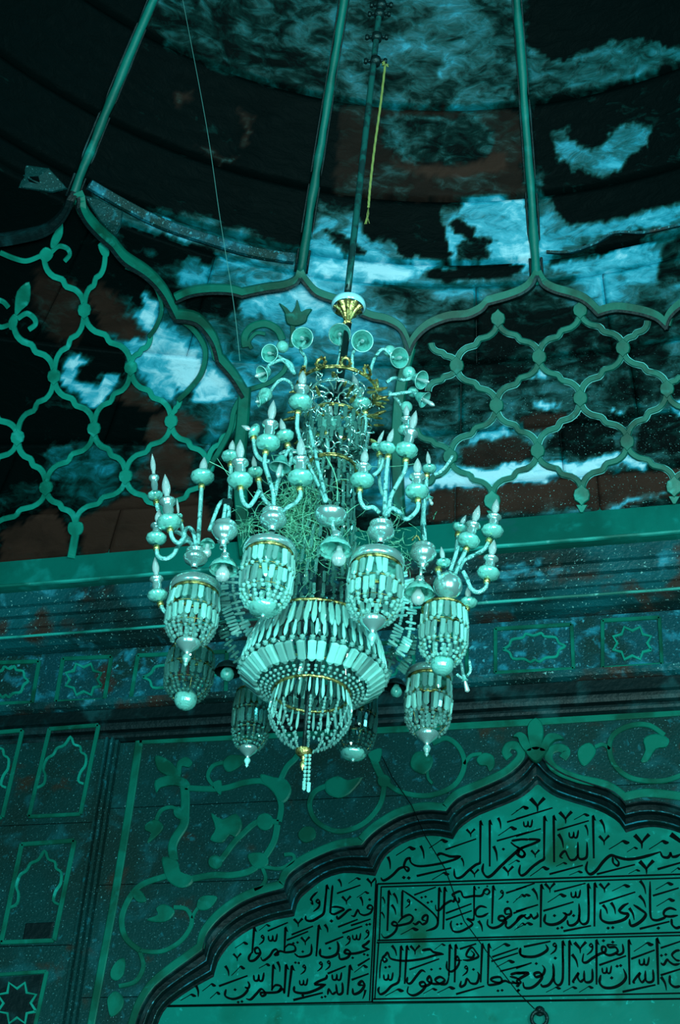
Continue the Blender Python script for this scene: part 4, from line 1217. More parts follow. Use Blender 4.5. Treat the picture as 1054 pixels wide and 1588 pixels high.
# --- hanging baskets of crystals
PROF = [(0, 1.0, 0), (.15, 1.05, .15), (.35, 1.08, .35), (.55, 1.08, .55), (.72, 1.02, .72), (.88, .84, .88), (1, .55, 1.0)]
def prof_at(s, P=PROF):
    for a, b in zip(P[:-1], P[1:]):
        if s <= b[0]:
            t = (s-a[0])/(b[0]-a[0]); return a[1]+(b[1]-a[1])*t, a[2]+(b[2]-a[2])*t
    return P[-1][1], P[-1][2]
def on_prof(c, r, L, s, a, P=PROF):
    k, d = prof_at(s, P); return V((c.x+r*k*math.cos(a), c.y+r*k*math.sin(a), c.z-L*d))
def basket(x, y, rx, Lpx, kind, cap, N=20, single=True, dim=False):
    c = at_z(x, y, ZB_); s = pxs(c); r = rx*s; L = Lpx*s/0.80
    e = empty('crystal_basket', c, ch)
    mb = MB(); ring(mb, c, r*1.0, r*0.055, 40, r*.01); ring(mb, c+V((0, 0, r*.07)), r*0.98, r*0.03, 40); mb.build('gilt_ring', M['gold'], e, True)
    pm = M['crystal_dark'] if dim == 2 else M['crystal_dim'] if dim else M['crystal']
    many = MB()
    for row, (s0, s1, jit) in enumerate(((.02, .33, .02), (.38, .66, .03))):
        for i in range(N):
            a = 2*math.pi*(i+.5*row)/N+rb.uniform(-.05, .05)
            if rb.random() < .06: continue
            t = on_prof(c, r, L, s0+rb.uniform(0, jit), a+rb.uniform(-.04, .04)); b = on_prof(c, r, L, s1+rb.uniform(-jit, jit), a+rb.uniform(-.05, .05))
            b += V((rb.uniform(-1, 1), rb.uniform(-1, 1), 0))*r*.05
            m_ = pmtx(t, b, V((math.cos(a+rb.uniform(-.5, .5)), math.sin(a+rb.uniform(-.5, .5)), 0)), 1.75*(r/0.09)*(0.062/max(.02, (t-b).length)))
            if single: mkl('prism', ME_Ad if dim else ME_A, e, m_)
            else: putmesh(many, PR_A, m_)
    if not single: tag(many.build('crystal_prisms', pm, e), kind='stuff')
    bd = MB()
    for i in range(N):
        for q, s_ in enumerate((.355, .70, .765, .83, .89, .95)):
            a = 2*math.pi*(i+.5*(q > 0))/N+rb.uniform(-.06, .06)
            if rb.random() < .1: continue
            rr_ = r*rb.uniform(.085, .125)*(1 if q < 3 else .9); p = on_prof(c, r, L, s_, a); bead(bd, p, rr_)
    tag(bd.build('crystal_beads', pm, e), kind='stuff')
    wi = MB(); ring(wi, c-V((0, 0, L*.36)), r*1.08, r*.018, 40); ring(wi, c-V((0, 0, L*.70)), r*.96, r*.015, 40)
    for i in range(6):
        a = i*math.pi/3; wi.tube([on_prof(c, r*.98, L, k/8, a) for k in range(9)], r*.012, 4)
    wi.build('wire_frame', M['gold'], e, True)
    b = c-V((0, 0, L)); q = r
    if kind == 'cone':
        lat_('glass_dish', [(q*.50, .10*q), (q*.54, 0), (q*.42, -.16*q), (q*.22, -.34*q), (q*.10, -.48*q), (q*.09, -.56*q)], b, UPV, M['silver'], e, 24)
        lat_('finial', [(q*.05, -.5*q), (q*.16, -.60*q), (q*.19, -.72*q), (q*.12, -.86*q), (q*.08, -.93*q), (.1*q, -1.0*q), (.0, -1.12*q)], b, UPV, M['crystal'], e, 14)
    elif kind == 'dish':
        lat_('glass_dish', [(q*.62, .16*q), (q*.66, .05*q), (q*.55, -.12*q), (q*.3, -.24*q), (q*.1, -.27*q), (0.0, -.30*q)], b, UPV, M['cup'], e, 28, True, .03, 14)
        lat_('finial', [(q*.05, -.25*q), (q*.10, -.31*q), (q*.06, -.38*q), (0, -.40*q)], b, UPV, M['silver'], e, 12)
    elif kind == 'ball':
        R_b = q*.52; lat_('glass_ball', [(R_b*math.sin(t), R_b*math.cos(t)-.05*q) for t in [math.pi*k/12 for k in range(13)]], b, UPV, M['cup'], e, 24, False)
    # cap above the ring
    if cap:
        h = r*cap
        lat_('glass_cap', [(r*1.04, .08*r), (r*1.10, .10*r), (r*1.13, h*.45), (r*1.09, h*.85), (r*.98, h*1.0), (r*.80, h*1.06), (r*.30, h*1.12), (r*.16, h*1.3)], c, UPV, M['silver'], e, 40, True, .006, 20)
    lat_('crown_plate', [(0, 0.05*r), (r*.98, 0.05*r)], c, UPV, M['cup'], e, 24)
    return e, c, r, s
BK = {}
for k, a in dict(b1=(302, 922, 36, 70, 'cone', .55), b2=(417, 862, 37, 78, 'dish', .50), b3=(583, 882, 39, 76, 'cone', .55), b4=(688, 946, 34, 76, 'ball', 0), b5=(665, 1056, 33, 74, 'cone', .5)).items():
    BK[k] = basket(*a)
for k, a in dict(b8=(297, 1014, 34, 62, 'ball', 0), b6=(394, 1076, 27, 76, 'cone', 0), b7=(553, 1082, 30, 78, 'dish', .5)).items():
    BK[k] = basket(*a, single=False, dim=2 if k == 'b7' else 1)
DD = {k: ddof(v[1]) for k, v in BK.items()}
# necks above the basket caps: stacked silvered glass bodies
def neck(k, px, wpx, prof):
    e = BK[k][0]; p = pt(*px, DD[k]); s = pxs(p); w_ = wpx*s/2
    lat_('glass_neck', [(r*w_, z*w_) for r, z in prof], p, UPV, M['silver'], e, 28)
NK = [(.25, -1.1), (.3, -.8), (.5, -.65), (.85, -.45), (1, -.15), (.95, .1), (.72, .28), (.55, .32), (.82, .42), (.86, .58), (.6, .75), (.35, .85), (.3, 1.0), (.0, 1.02)]
neck('b1', zz('C', 315, 695), 38, NK); neck('b2', zz('D', 310, 440), 43, NK); neck('b3', zz('E', 205, 500), 43, NK)
neck('b4', zz('E', 625, 845), 46, [(0, -1.15), (.25, -1.1), (.25, -.95), (.55, -.85), (.85, -.55), (1, -.1), (.95, .3), (.7, .68), (.4, .85), (.32, 1.0), (0, 1.02)])
neck('b5', (665, 1040), 40, [(.9, -.2), (1, 0), (.7, .3), (.3, .5), (.2, 1.2)])
# --- candle arms
def candle(k, bob, wpx, tip, arm, dd, simple=False, armr=3.5):
    b = pt(*zz(k, *bob), dd); t = pt(*zz(k, *tip), dd); s = pxs(b); w_ = wpx/Z[k][0]*s/2
    dr = (t-b); H = dr.length; dr.normalize()
    e = empty('candle_arm', b, ch)
    if arm:
        pts = [pt(*zz(k, *q), dd) for q in arm]; pts = [V(q) for q in smoothpts([tuple(q) for q in pts], 5)]
        mb = MB(); mb.tube(pts, armr*s, 9); mb.build('glass_tube', M['tube'], e, True)
        mb = MB(); mb.tube([pts[0]-(pts[1]-pts[0]).normalized()*.006, pts[0]+(pts[1]-pts[0]).normalized()*.012], armr*s*1.5, 10); mb.build('collar', M['gold'], e, True)
    lat_('glass_cup', [(w_*.18, -.62*w_), (w_*.45, -.56*w_), (w_*.82, -.38*w_), (w_, -.05*w_), (w_*.96, .18*w_), (w_*.74, .38*w_), (w_*.42, .48*w_), (w_*.2, .5*w_)], b, dr, M['cup'], e, 30, True, .035, 11)
    if simple: hb = w_*.4
    else:
        hb = H*.50
        lat_('socket_cup', [(w_*.30, .40*w_), (w_*.46, H*.24), (w_*.40, H*.32), (w_*.50, H*.36), (w_*.68, H*.40), (w_*.66, H*.44), (w_*.34, H*.46), (w_*.20, H*.50), (w_*.17, H*.56)], b, dr, M['silver'], e, 24)
    hl = H-hb; rr = min(w_*.36, hl*.22)
    lat_('bulb', [(rr*.62, hb+.0), (rr*.60, hb+hl*.12), (rr*.9, hb+hl*.26), (rr, hb+hl*.42), (rr*.82, hb+hl*.62), (rr*.45, hb+hl*.82), (rr*.12, hb+hl*.96), (0, H)], b, dr, M['bulb'], e, 14)
    return e
d1, d2, d3, d4 = DD['b1'], DD['b2'], DD['b3'], DD['b4']
candle('C', (78, 335), 92, (60, 88), [(85, 372), (100, 430), (150, 520), (230, 560), (290, 600)], d1+.06)
candle('C', (160, 490), 148, (135, 208), [(165, 535), (182, 590), (215, 612), (245, 580), (252, 540), (280, 525), (305, 560), (316, 620)], d1-.05)
candle('C', (85, 585), 122, (100, 415), [(85, 640), (95, 690), (140, 706), (185, 680), (215, 630), (262, 600), (300, 625)], d1)
candle('C', (92, 920), 122, (76, 695), [(108, 970), (130, 1012), (165, 1030), (215, 1010), (240, 930)], d1+.05)
candle('C', (355, 225), 140, (366, 108), [(350, 280), (340, 450), (328, 620)], d1, True)
candle('C', (215, 455), 48, (205, 350), [(222, 480), (250, 560), (290, 620)], d1+.05, True)
candle('C', (575, 245), 152, (576, 5), [(578, 290), (592, 365), (625, 398), (660, 360), (690, 300)], d2+.02)
candle('C', (522, 105), 112, (532, 8), [(522, 150), (518, 300), (505, 470)], d2+.15, True)
candle('A', (735, 890), 145, (768, 640), [(722, 945), (716, 1010), (742, 1100), (765, 1180), (770, 1270)], d2)
candle('A', (655, 825), 100, (580, 790), [(650, 860), (665, 950), (700, 990), (745, 1000)], d2+.05, True)
candle('A', (925, 655), 142, (940, 468), [(910, 715), (905, 800), (925, 880), (950, 960)], d2+.1)
candle('A', (925, 1095), 152, (928, 858), [(920, 1160), (925, 1200), (895, 1242), (860, 1262), (820, 1290)], d2-.02)
candle('A', (832, 850), 110, (810, 748), [(850, 905), (870, 1000), (800, 1100), (775, 1200)], d2+.08, True)
candle('A', (660, 1060), 92, (650, 965), [(680, 1105), (700, 1200), (760, 1270)], d2+.1, True)
candle('B', (405, 715), 122, (353, 528), [(430, 770), (432, 850), (405, 940), (372, 940), (345, 860), (338, 780)], .0)
candle('B', (205, 845), 152, (202, 695), [(190, 900), (195, 980), (200, 1040)], -.02, True)
candle('B', (410, 1195), 152, (432, 998), [(395, 1255), (400, 1320), (430, 1368), (480, 1365), (520, 1400)], d3)
candle('B', (567, 990), 112, (607, 868), [(575, 1045), (560, 1200), (550, 1420)], d3, True)
candle('B', (503, 985), 74, (548, 880), [(520, 1030), (540, 1100), (500, 1160)], d3+.1, True)
candle('B', (690, 1005), 145, (750, 755), [(685, 1070), (680, 1130), (632, 1220), (592, 1300), (572, 1420)], d3)
candle('B', (755, 1265), 152, (760, 1055), [(762, 1320), (755, 1385), (690, 1440), (650, 1400), (600, 1370), (570, 1400), (560, 1430)], d3-.04)
candle('B', (832, 1122), 92, (822, 1012), [(815, 1165), (808, 1300), (790, 1460), (800, 1560)], d4, True)
candle('B', (690, 880), 110, (690, 720), [(700, 930), (720, 1000), (680, 1080)], d3+.08)
candle('E', (755, 560), 147, (822, 338), [(742, 612), (720, 660), (690, 715), (672, 770)], d4)
candle('E', (905, 500), 140, (932, 298), [(885, 560), (855, 615), (785, 655), (722, 690), (690, 760)], d4+.02)
candle('E', (880, 765), 145, (917, 555), [(870, 812), (860, 860), (812, 886), (770, 860), (745, 800), (722, 755)], d4-.02)
candle('E', (597, 700), 92, (583, 598), [(565, 740), (575, 800), (600, 830)], d4-.04, True)
candle('E', (700, 480), 92, (740, 400), [(690, 520), (680, 620), (655, 760)], d4+.1, True)
candle('E', (755, 950), 112, (748, 850), [(745, 990), (700, 1010), (660, 960)], d4+.06, True)
candle('A', (465, 1320-340), 10, (466, 975), None, d2) if False else None
# long glass tubes running between the crown and the lower tiers
def tube(k, pts, dd0, dd1, r=3.0, m='tube', name='glass_tube', sub=5):
    n = len(pts); q = [pt(*zz(k, *p), dd0+(dd1-dd0)*i/(n-1)) for i, p in enumerate(pts)]
    s = pxs(q[0]); mb = MB(); mb.tube([V(a) for a in smoothpts([tuple(a) for a in q], sub)], r*s, 9); return mb.build(name, M[m], ch, True)
tube('B', [(78, 860), (110, 1000), (150, 1170), (190, 1330)], d2, d2-.05)
tube('B', [(50, 1040), (100, 1150), (150, 1250), (182, 1335)], d2+.02, d2-.05)
tube('B', [(455, 880), (440, 960), (432, 1010)], .05, d3)
tube('B', [(270, 1000), (360, 995), (465, 988)], 0, .1, 2.6, 'silver', 'cross_rod')
tube('B', [(-30, 1020), (60, 1015), (160, 1010)], 0, 0, 2.6, 'silver', 'cross_rod')
tube('A', [(800, 960), (850, 935), (900, 940), (950, 940), (1000, 935)], .02, 0, 2.8)
tube('B', [(520, 1060), (518, 1180), (530, 1260), (560, 1310)], d3+.1, d3+.05, 2.8)
tube('B', [(480, 1165), (520, 1130), (545, 1060)], d3+.02, d3+.02, 3)
tube('C', [(395, 540), (420, 470), (455, 385), (490, 368), (478, 470)], d2+.05, d2+.05, 3.2)
tube('C', [(500, 380), (510, 430), (505, 490)], d2+.06, d2+.05, 3.2)
tube('E', [(655, 330-300), (600, 110), (540, 150)], d3, d3, 2.6)
tube('E', [(470, 330), (475, 440), (480, 560)], d4, d4, 3.4)
tube('E', [(400, 560), (430, 530), (450, 560)], d4-.02, d4-.02, 1.3, 'gold', 'wire')
tube('E', [(640, 750), (665, 680), (690, 600)], d4, d4, 3.4)
tube('G', [(650, 815), (690, 840), (740, 800), (735, 720)], d4+.1, d4+.1, 2.4)
mb = MB(); p_ = pt(*zz('C', 502, 378), d2+.05); mb.box(p_, (.035, .03, .022)); mb.build('clamp', M['iron'], ch)
# --- bell shades
def bell(k, c, w_px, dr, bulb=None, stem=None, dd=0.0, m='shade', deep=1.0):
    p = pt(*zz(k, *c), dd); s = pxs(p); w_ = w_px/Z[k][0]*s/2; e = empty('bell_lamp', p, ch)
    dr = V(dr).normalized()
    lat_('glass_shade', [(w_, 0), (w_*.97, -.05*w_), (w_*.80, -.28*w_*deep), (w_*.62, -.62*w_*deep), (w_*.48, -1.0*w_*deep), (w_*.22, -1.25*w_*deep), (w_*.16, -1.3*w_*deep), (w_*.14, -1.2*w_*deep), (w_*.42, -.95*w_*deep), (w_*.57, -.6*w_*deep), (w_*.76, -.26*w_*deep), (w_*.94, -.02*w_)], p, dr, M[m], e, 30)
    mb = MB(); n = 36; mt = frame_mtx(p, dr)
    mb.tube([mt @ V((w_*.97*math.cos(2*math.pi*i/n), w_*.97*math.sin(2*math.pi*i/n), 0)) for i in range(n+1)], w_*.045, 6, caps=False); mb.build('shade_rim', M['crystal'], e, True)
    bl, br = bulb if bulb else (.5, .2)
    lat_('bulb', [(w_*br*.45, -.9*w_), (w_*br*.5, -.5*w_), (w_*br*.9, bl*w_-.72*w_), (w_*br, bl*w_-.5*w_), (w_*br*.8, bl*w_-.25*w_), (w_*br*.3, bl*w_-.03*w_), (0, bl*w_)], p, dr, M['bulb'], e, 14)
    if stem:
        q = [p-dr*w_*1.2]+[pt(*zz(k, *a), dd+.03) for a in stem]
        mb = MB(); mb.tube([V(a) for a in smoothpts([tuple(a) for a in q], 5)], 2.8*s, 8); mb.build('glass_tube', M['tube'], e, True)
    return e
VF = -FW
bell('A', (935, 280), 132, VF-RT*.25+UT*.1, None, [(925, 345), (955, 400), (945, 480)], .0)
bell('A', (745, 368), 108, VF-RT*.45, None, [(825, 405), (870, 430), (890, 490)], .0)
bell('A', (700, 490), 100, VF*.7-RT*.8-UT*.35, (1.1, .3), [(740, 440), (820, 410), (880, 480)], .0)
bell('A', (680, 650), 70, VF*.3-RT*.9-UT*.1, (.6, .3), [(770, 560), (820, 520), (870, 545), (885, 590)], .02)
bell('A', (805, 1035), 130, VF*.6-UT*1.0-RT*.2, (1.1, .26), [(830, 980), (850, 940), (880, 920)], d2+.03)
bell('B', (270, 278), 142, VF-UT*.05, None, [(275, 380), (258, 470)], -.02)
bell('B', (412, 320), 140, VF+RT*.15-UT*.05, None, [(352, 400), (350, 500)], -.02)
bell('B', (645, 425), 132, VF+RT*.5-UT*.05, None, [(545, 370), (488, 430), (455, 540)], .0)
bell('B', (785, 565), 120, VF*.8+RT*.8-UT*.3, (1.1, .24), [(665, 565), (610, 552), (565, 580)], .0)
bell('B', (805, 690), 112, VF*.5+RT*.9-UT*.6, (1.4, .26), [(720, 640), (640, 650), (575, 660)], .0)
bell('B', (725, 870), 60, VF*.4+RT*.6-UT*.9, (1.6, .3), [(690, 800), (640, 700), (580, 640)], .03)
bell('E', (510, 300), 50, VF*.4+RT*.4-UT*.9, (1.8, .5), [(490, 260), (480, 220)], d4)
bell('G', (705, 860), 50, VF*.15+RT*.25-UT*1., (3.2, .75), [(690, 800), (680, 740)], d4+.1, 'cup')
# studded glass globes behind the upper bells
for k, x, y, w_ in (('B', 705, 520, 85), ('B', 730, 640, 70), ('A', 820, 330, 75), ('A', 720, 610, 85), ('B', 585, 385, 80), ('B', 690, 735, 75)):
    p = pt(*zz(k, x, y), .05); s = pxs(p)*w_/Z[k][0]/2
    mb = MB(); mb.lathe([(s*math.sin(t), s*math.cos(t)) for t in [math.pi*q/9 for q in range(10)]], 16, Matrix.Translation(p)); mb.build('glass_globe', M['cup'], ch)
# --- down lamps with round bulbs
def downlamp(k, ball, bw, bellc, w_px, bulbc, br_px, dd, dark=False, top='ball'):
    p = pt(*zz(k, *bellc), dd); s = pxs(p); w_ = w_px/Z[k][0]*s/2; e = empty('down_lamp', p, ch)
    m = M['shade']
    lat_('glass_shade', [(w_, -.12*w_), (w_*1.0, -.04*w_), (w_*.95, .12*w_), (w_*.78, .42*w_), (w_*.5, .68*w_), (w_*.2, .8*w_), (w_*.18, .74*w_), (w_*.45, .60*w_), (w_*.72, .36*w_), (w_*.9, .06*w_)], p, UPV, M['iron'] if dark else M['cup'], e, 32, True, .02, 16)
    q = pt(*zz(k, *bulbc), dd); rb_ = br_px/Z[k][0]*s
    lat_('bulb', [(0, -rb_), (rb_*.5, -rb_*.87), (rb_*.87, -rb_*.5), (rb_, 0), (rb_*.87, rb_*.5), (rb_*.6, rb_*.9), (rb_*.42, rb_*1.4), (rb_*.4, rb_*1.9)], q, UPV, M['shade'] if dark else M['bulb'], e, 20)  # dark lamps stand in shade, painted in by a duller bulb glass
    if ball:
        c = pt(*zz(k, *ball), dd); R = bw/Z[k][0]*s/2
        if top == 'ball':
            lat_('glass_body', [(R*.25, -1.5*R), (R*.2, -1.1*R), (R*.45, -.95*R), (R*.3, -.8*R), (R*.7, -.5*R), (R, -.05*R), (R*.95, .2*R), (R*.8, .38*R), (R*.9, .5*R), (R*.82, .66*R), (R*.45, .8*R), (R*.2, .95*R)], c, UPV, M['silver'], e, 28)
        else:
            lat_('glass_body', [(0, -.62*R), (R*.3, -.58*R), (R*.75, -.36*R), (R*.98, 0), (R, .18*R), (R*.95, .22*R), (R*.5, .28*R), (R*.12, .40*R), (R*.1, .7*R)], c, UPV, M['silver'], e, 32)
        mb = MB(); mb.tube([c, p+V((0, 0, w_*.7))], R*.12, 10); mb.build('stem', M['silver'], e, True)
        mb = MB(); z_ = p+V((0, 0, w_*.95)); mb.lathe([(w_*.2, -.2*w_), (w_*.35, -.05*w_), (w_*.22, .1*w_), (w_*.3, .22*w_), (w_*.15, .35*w_)], 18, Matrix.Translation(z_)); mb.build('socket', M['silver'], e, True)
downlamp('D', (685, 425), 218, (715, 640), 222, (738, 705), 50, d2-.06, False, 'bowl')
downlamp('C', (485, 545), 160, (480, 765), 172, (474, 800), 44, d2+.02)
downlamp('E', (470, 645), 172, (445, 890), 192, (437, 925), 45, d4-.06)
downlamp('C', None, 0, (505, 1365), 160, (500, 1385), 42, .3, True)
downlamp('G', None, 0, (232, 900), 150, (238, 935), 40, .3, True)
downlamp('C', None, 0, (385, 620), 90, (378, 672), 30, d1)
downlamp('E', None, 0, (600, 905-20), 10, (600, 890), 4, d4) if False else None
# --- central bowl of crystals
bc = pt(491, 976, 0.0); sb = pxs(bc); e = empty('crystal_bowl', bc, ch)
Zt = bc.z; Zm = pt(479, 1076, 0).z; Zb = pt(471, 1160, 0).z
Hm = Zt-Zm
BP = [(0, .80, 0), (.25, .90, .25), (.5, .97, .5), (.70, 1.0, .70), (.80, .93, .80), (.90, .74, .92), (1, .54, 1.0)]
Rb = 112*sb
mb = MB(); ring(mb, bc, 90*sb, 2.6*sb, 60, .001); ring(mb, V((bc.x, bc.y, Zm)), 58*sb, 2.6*sb, 50, .001); mb.build('gilt_ring', M['gold'], e, True)
N1 = 52
for i in range(N1):
    a = 2*math.pi*i/N1+rb.uniform(-.015, .015)
    t = on_prof(bc, Rb, Hm, .03, a, BP); b = on_prof(bc, Rb, Hm, .46+rb.uniform(-.02, .02), a, BP)
    mkl('prism', ME_B, e, pmtx(t, b, V((math.cos(a), math.sin(a), 0)), 1.0))
for i in range(40):
    a = 2*math.pi*(i+.5)/40+rb.uniform(-.02, .02)
    t = on_prof(bc, Rb, Hm, .725, a, BP); b = on_prof(bc, Rb, Hm, .90+rb.uniform(-.01, .01), a, BP)
    mkl('prism', ME_A, e, pmtx(t, b, V((math.cos(a), math.sin(a), -1)), 1.95))
bd = MB()
for s_, n_, r_ in ((.01, 46, 2.2), (.69, 46, 4.8), (.925, 44, 3.0), (.955, 44, 2.7), (.985, 42, 2.4)):
    for i in range(n_): bead(bd, on_prof(bc, Rb, Hm, s_, 2*math.pi*(i+.3)/n_, BP), r_*sb)
# inner dense skirt of the bowl
for i in range(60):
    a = 2*math.pi*i/60
    pass
tag(bd.build('crystal_beads', M['crystal'], e), kind='stuff')
sk0 = MB()
for i in range(60):
    a = 2*math.pi*i/60
    for s0, s1 in ((.08, .34), (.36, .60), (.62, .84)):
        putmesh(sk0, PR_A, pmtx(on_prof(bc, Rb*.90, Hm, s0, a, BP), on_prof(bc, Rb*.90, Hm, s1, a+.03, BP), V((math.cos(a), math.sin(a), 0)), 1.0))
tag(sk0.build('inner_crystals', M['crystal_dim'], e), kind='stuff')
# short spindles at the mouth of the bowl
sk = MB()
for i in range(40):
    a = 2*math.pi*i/40; p = V((bc.x+88*sb*math.cos(a), bc.y+88*sb*math.sin(a), Zt-.005)); q = p+V((math.cos(a), math.sin(a), 0))*10*sb-V((0, 0, 26*sb))
    putmesh(sk, PR_B, pmtx(p, q, V((math.cos(a), math.sin(a), 0)), .9))
for i in range(46):
    a = 2*math.pi*(i+.5)/46+rb.uniform(-.02, .02); putmesh(sk, PR_B, pmtx(on_prof(bc, Rb, Hm, .36+rb.uniform(-.03, .03), a, BP), on_prof(bc, Rb*1.01, Hm, .66, a, BP), V((math.cos(a), math.sin(a), 0)), .95))
tag(sk.build('crystal_spindles', M['crystal'], e), kind='stuff')
# lower cage
lc = V((bc.x, bc.y, Zm)); Hl = Zm-Zb; LP = [(0, .95, 0), (.2, 1.04, .15), (.4, 1.05, .38), (.6, .95, .58), (.8, .72, .80), (1, .25, 1.0)]
Rl = 60*sb
for i in range(32):
    a = 2*math.pi*i/32+rb.uniform(-.03, .03)
    t = on_prof(lc, Rl, Hl, .02, a, LP); b = on_prof(lc, Rl, Hl, .40+rb.uniform(-.06, .04), a, LP)
    mkl('prism', ME_B, e, pmtx(t, b, V((math.cos(a), math.sin(a), 0)), .85))
bd = MB()
for i in range(18):
    a = 2*math.pi*i/18+.1
    if i == 13: continue
    for k in range(11):
        s_ = .42+.56*k/11; p = on_prof(lc, Rl, Hl, s_, a, LP); r_ = (2.9 if k % 2 else 2.2)*sb
        bead(bd, p, r_, 1.0 if k % 2 else 1.7)
for i in range(34): bead(bd, on_prof(lc, Rl, Hl, .0, 2*math.pi*i/34, LP), 2.1*sb)
tag(bd.build('crystal_beads', M['crystal'], e), kind='stuff')
gb = pt(471, 1168, -.02)
lat_('gilt_cup', [(13*sb, .012), (12*sb, 0), (8*sb, -.012), (4*sb, -.02), (3*sb, -.03), (5*sb, -.045), (4*sb, -.06), (0, -.075)], gb, UPV, M['gold'], e, 20, True, .05, 8)
bd = MB()
for j, x0 in enumerate((474, 480)):
    for k in range(9):
        p = pt(x0-k*.3, 1172+k*6.1, -.12+.02*j); bead(bd, p, 2.9*sb, 1.1)
tag(bd.build('bead_strand', M['crystal'], e), kind='stuff')
for x0, y0, x1, y1 in ((471.5, 1211, 471, 1226), (479, 1213, 478, 1229)):
    mkl('prism', ME_A, e, pmtx(pt(x0, y0, -.12), pt(x1, y1, -.12), VF, 1.7))
# --- swags of prisms between the ring of baskets and the bowl
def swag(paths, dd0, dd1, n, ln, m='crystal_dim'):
    mb = MB()
    for P_ in paths:
        q = smoothpts(P_, 6)
        for i in range(n):
            t = i/(n-1)*(len(q)-1); a = int(min(t, len(q)-2)); u = t-a; x = q[a][0]*(1-u)+q[a+1][0]*u; y = q[a][1]*(1-u)+q[a+1][1]*u
            tx, ty = q[a+1][0]-q[a][0], q[a+1][1]-q[a][1]; l = math.hypot(tx, ty); nx, ny = -ty/l, tx/l
            dd = dd0+(dd1-dd0)*i/(n-1)+rb.uniform(-.02, .02); j = rb.uniform(-.25, .25)
            A_ = pt(x-(nx+j*tx/l)*ln/2, y-(ny+j*ty/l)*ln/2, dd); B_ = pt(x+(nx+j*tx/l)*ln/2, y+(ny+j*ty/l)*ln/2, dd)
            if rb.random() < .35: bead(mb, (A_+B_)/2, 3.2*sb)
            else: putmesh(mb, PR_A, pmtx(A_, B_, VF, 1.6 if ln < 15 else 1.2))
    tag(mb.build('crystal_swag', M[m], ch), kind='stuff')
swag([[(352, 868), (346, 900), (350, 940), (368, 985)], [(362, 880), (362, 920), (375, 960), (390, 985)]], .1, .02, 30, 17, 'crystal')
swag([[(338, 935), (345, 975), (362, 1012), (378, 1040)]], .2, .1, 24, 17)
swag([[(622, 880), (626, 920), (622, 960), (608, 1000)], [(634, 900), (638, 940), (634, 985), (620, 1015)]], .1, .05, 30, 17, 'crystal')
swag([[(610, 1000), (604, 1030), (592, 1062)], [(640, 985), (635, 1015), (622, 1040)]], .2, .1, 22, 16)
# --- curtain of crystals between the crown and the bowl
cu = MB(); e2 = None
zc0 = pt(514, 728, 0).z; cx_, cy_ = pt(514, 728, 0).x, pt(514, 728, 0).y; bx_, by_ = bc.x, bc.y
for i in range(26):
    a = 2*math.pi*i/26
    for k in range(13):
        t = k/13; z = zc0-(zc0-Zt)*t; R_c = (36+30*t)*sb; x = cx_+(bx_-cx_)*t+R_c*math.cos(a); y = cy_+(by_-cy_)*t+R_c*math.sin(a)
        if (k+i) % 3 == 0: bead(cu, V((x, y, z)), 4.0*sb)
        else: putmesh(cu, PR_A, pmtx(V((x, y, z)), V((x+rb.uniform(-.006, .006), y, z-(zc0-Zt)/14.5)), V((math.cos(a), math.sin(a), 0)), 1.3))
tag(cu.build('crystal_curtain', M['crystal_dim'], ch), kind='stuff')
core = MB(); core.tube([pt(540, 500, .0), pt(520, 640, 0), pt(512, 740, 0), pt(500, 880, 0), pt(478, 1080, 0), pt(471, 1160, 0)], [.016, .018, .022, .022, .010, .008], 14); core.build('central_stem', M['iron'], ch, True)
# --- crown: gilt rings, hub and spokes
cr_ = empty('crown_frame', pt(520, 607, 0), ch)
def gring(c, rx, tr, name='gilt_ring', m='gold', orn=0):
    p = pt(*c, 0); s = pxs(p); mb = MB(); ring(mb, p, rx*s, tr*s, 60, .0015); ring(mb, p+V((0, 0, 4*s)), rx*s*.99, tr*s*.5, 60); mb.build(name, M[m], cr_, True); return p, s
p1, s1 = gring((522, 609), 62, 2.2)
p2, s2 = gring((518, 655), 44, 2.0); p3, s3 = gring((514, 728), 38, 2.0); p4, s4 = gring((520, 615), 40, 1.5, 'iron_ring_frame', 'silver')
for P_, S_, R1, R2, n_ in ((p4, s4, 13, 40, 12), (p3+V((0, 0, .03)), s3, 10, 38, 10)):
    lat_('hub', [(R1*S_, -.01), (R1*S_*1.1, 0), (R1*S_, .012), (R1*S_*.5, .02)], P_, UPV, M['iron'], cr_, 20)
    for i in range(n_):
        a = 2*math.pi*i/n_; mb = MB(); mb.tube([P_+V((math.cos(a)*R1*S_, math.sin(a)*R1*S_, 0)), P_+V((math.cos(a)*R2*S_*.5, math.sin(a)*R2*S_*.5, .012)), P_+V((math.cos(a)*R2*S_, math.sin(a)*R2*S_, 0))], 1.6*S_, 6); mb.build('spoke', M['silver'], cr_, True)
for i in range(10):
    a = 2*math.pi*i/10-1.75; c = p1+V((math.cos(a)*62*s1, math.sin(a)*62*s1, 11*s1)); t = V((-math.sin(a), math.cos(a), 0)); mb = MB()
    mb.tube([c+t*math.cos(q)*7*s1+UPV*math.sin(q)*9*s1 for q in [2*math.pi*k/16 for k in range(17)]], 2.4*s1, 6, caps=False)
    for k in range(8):
        q = 2*math.pi*k/8; bead(mb, c+t*math.cos(q)*9*s1+UPV*math.sin(q)*12*s1, 2.0*s1)
    mb.build('gilt_wreath', M['gold'], cr_)
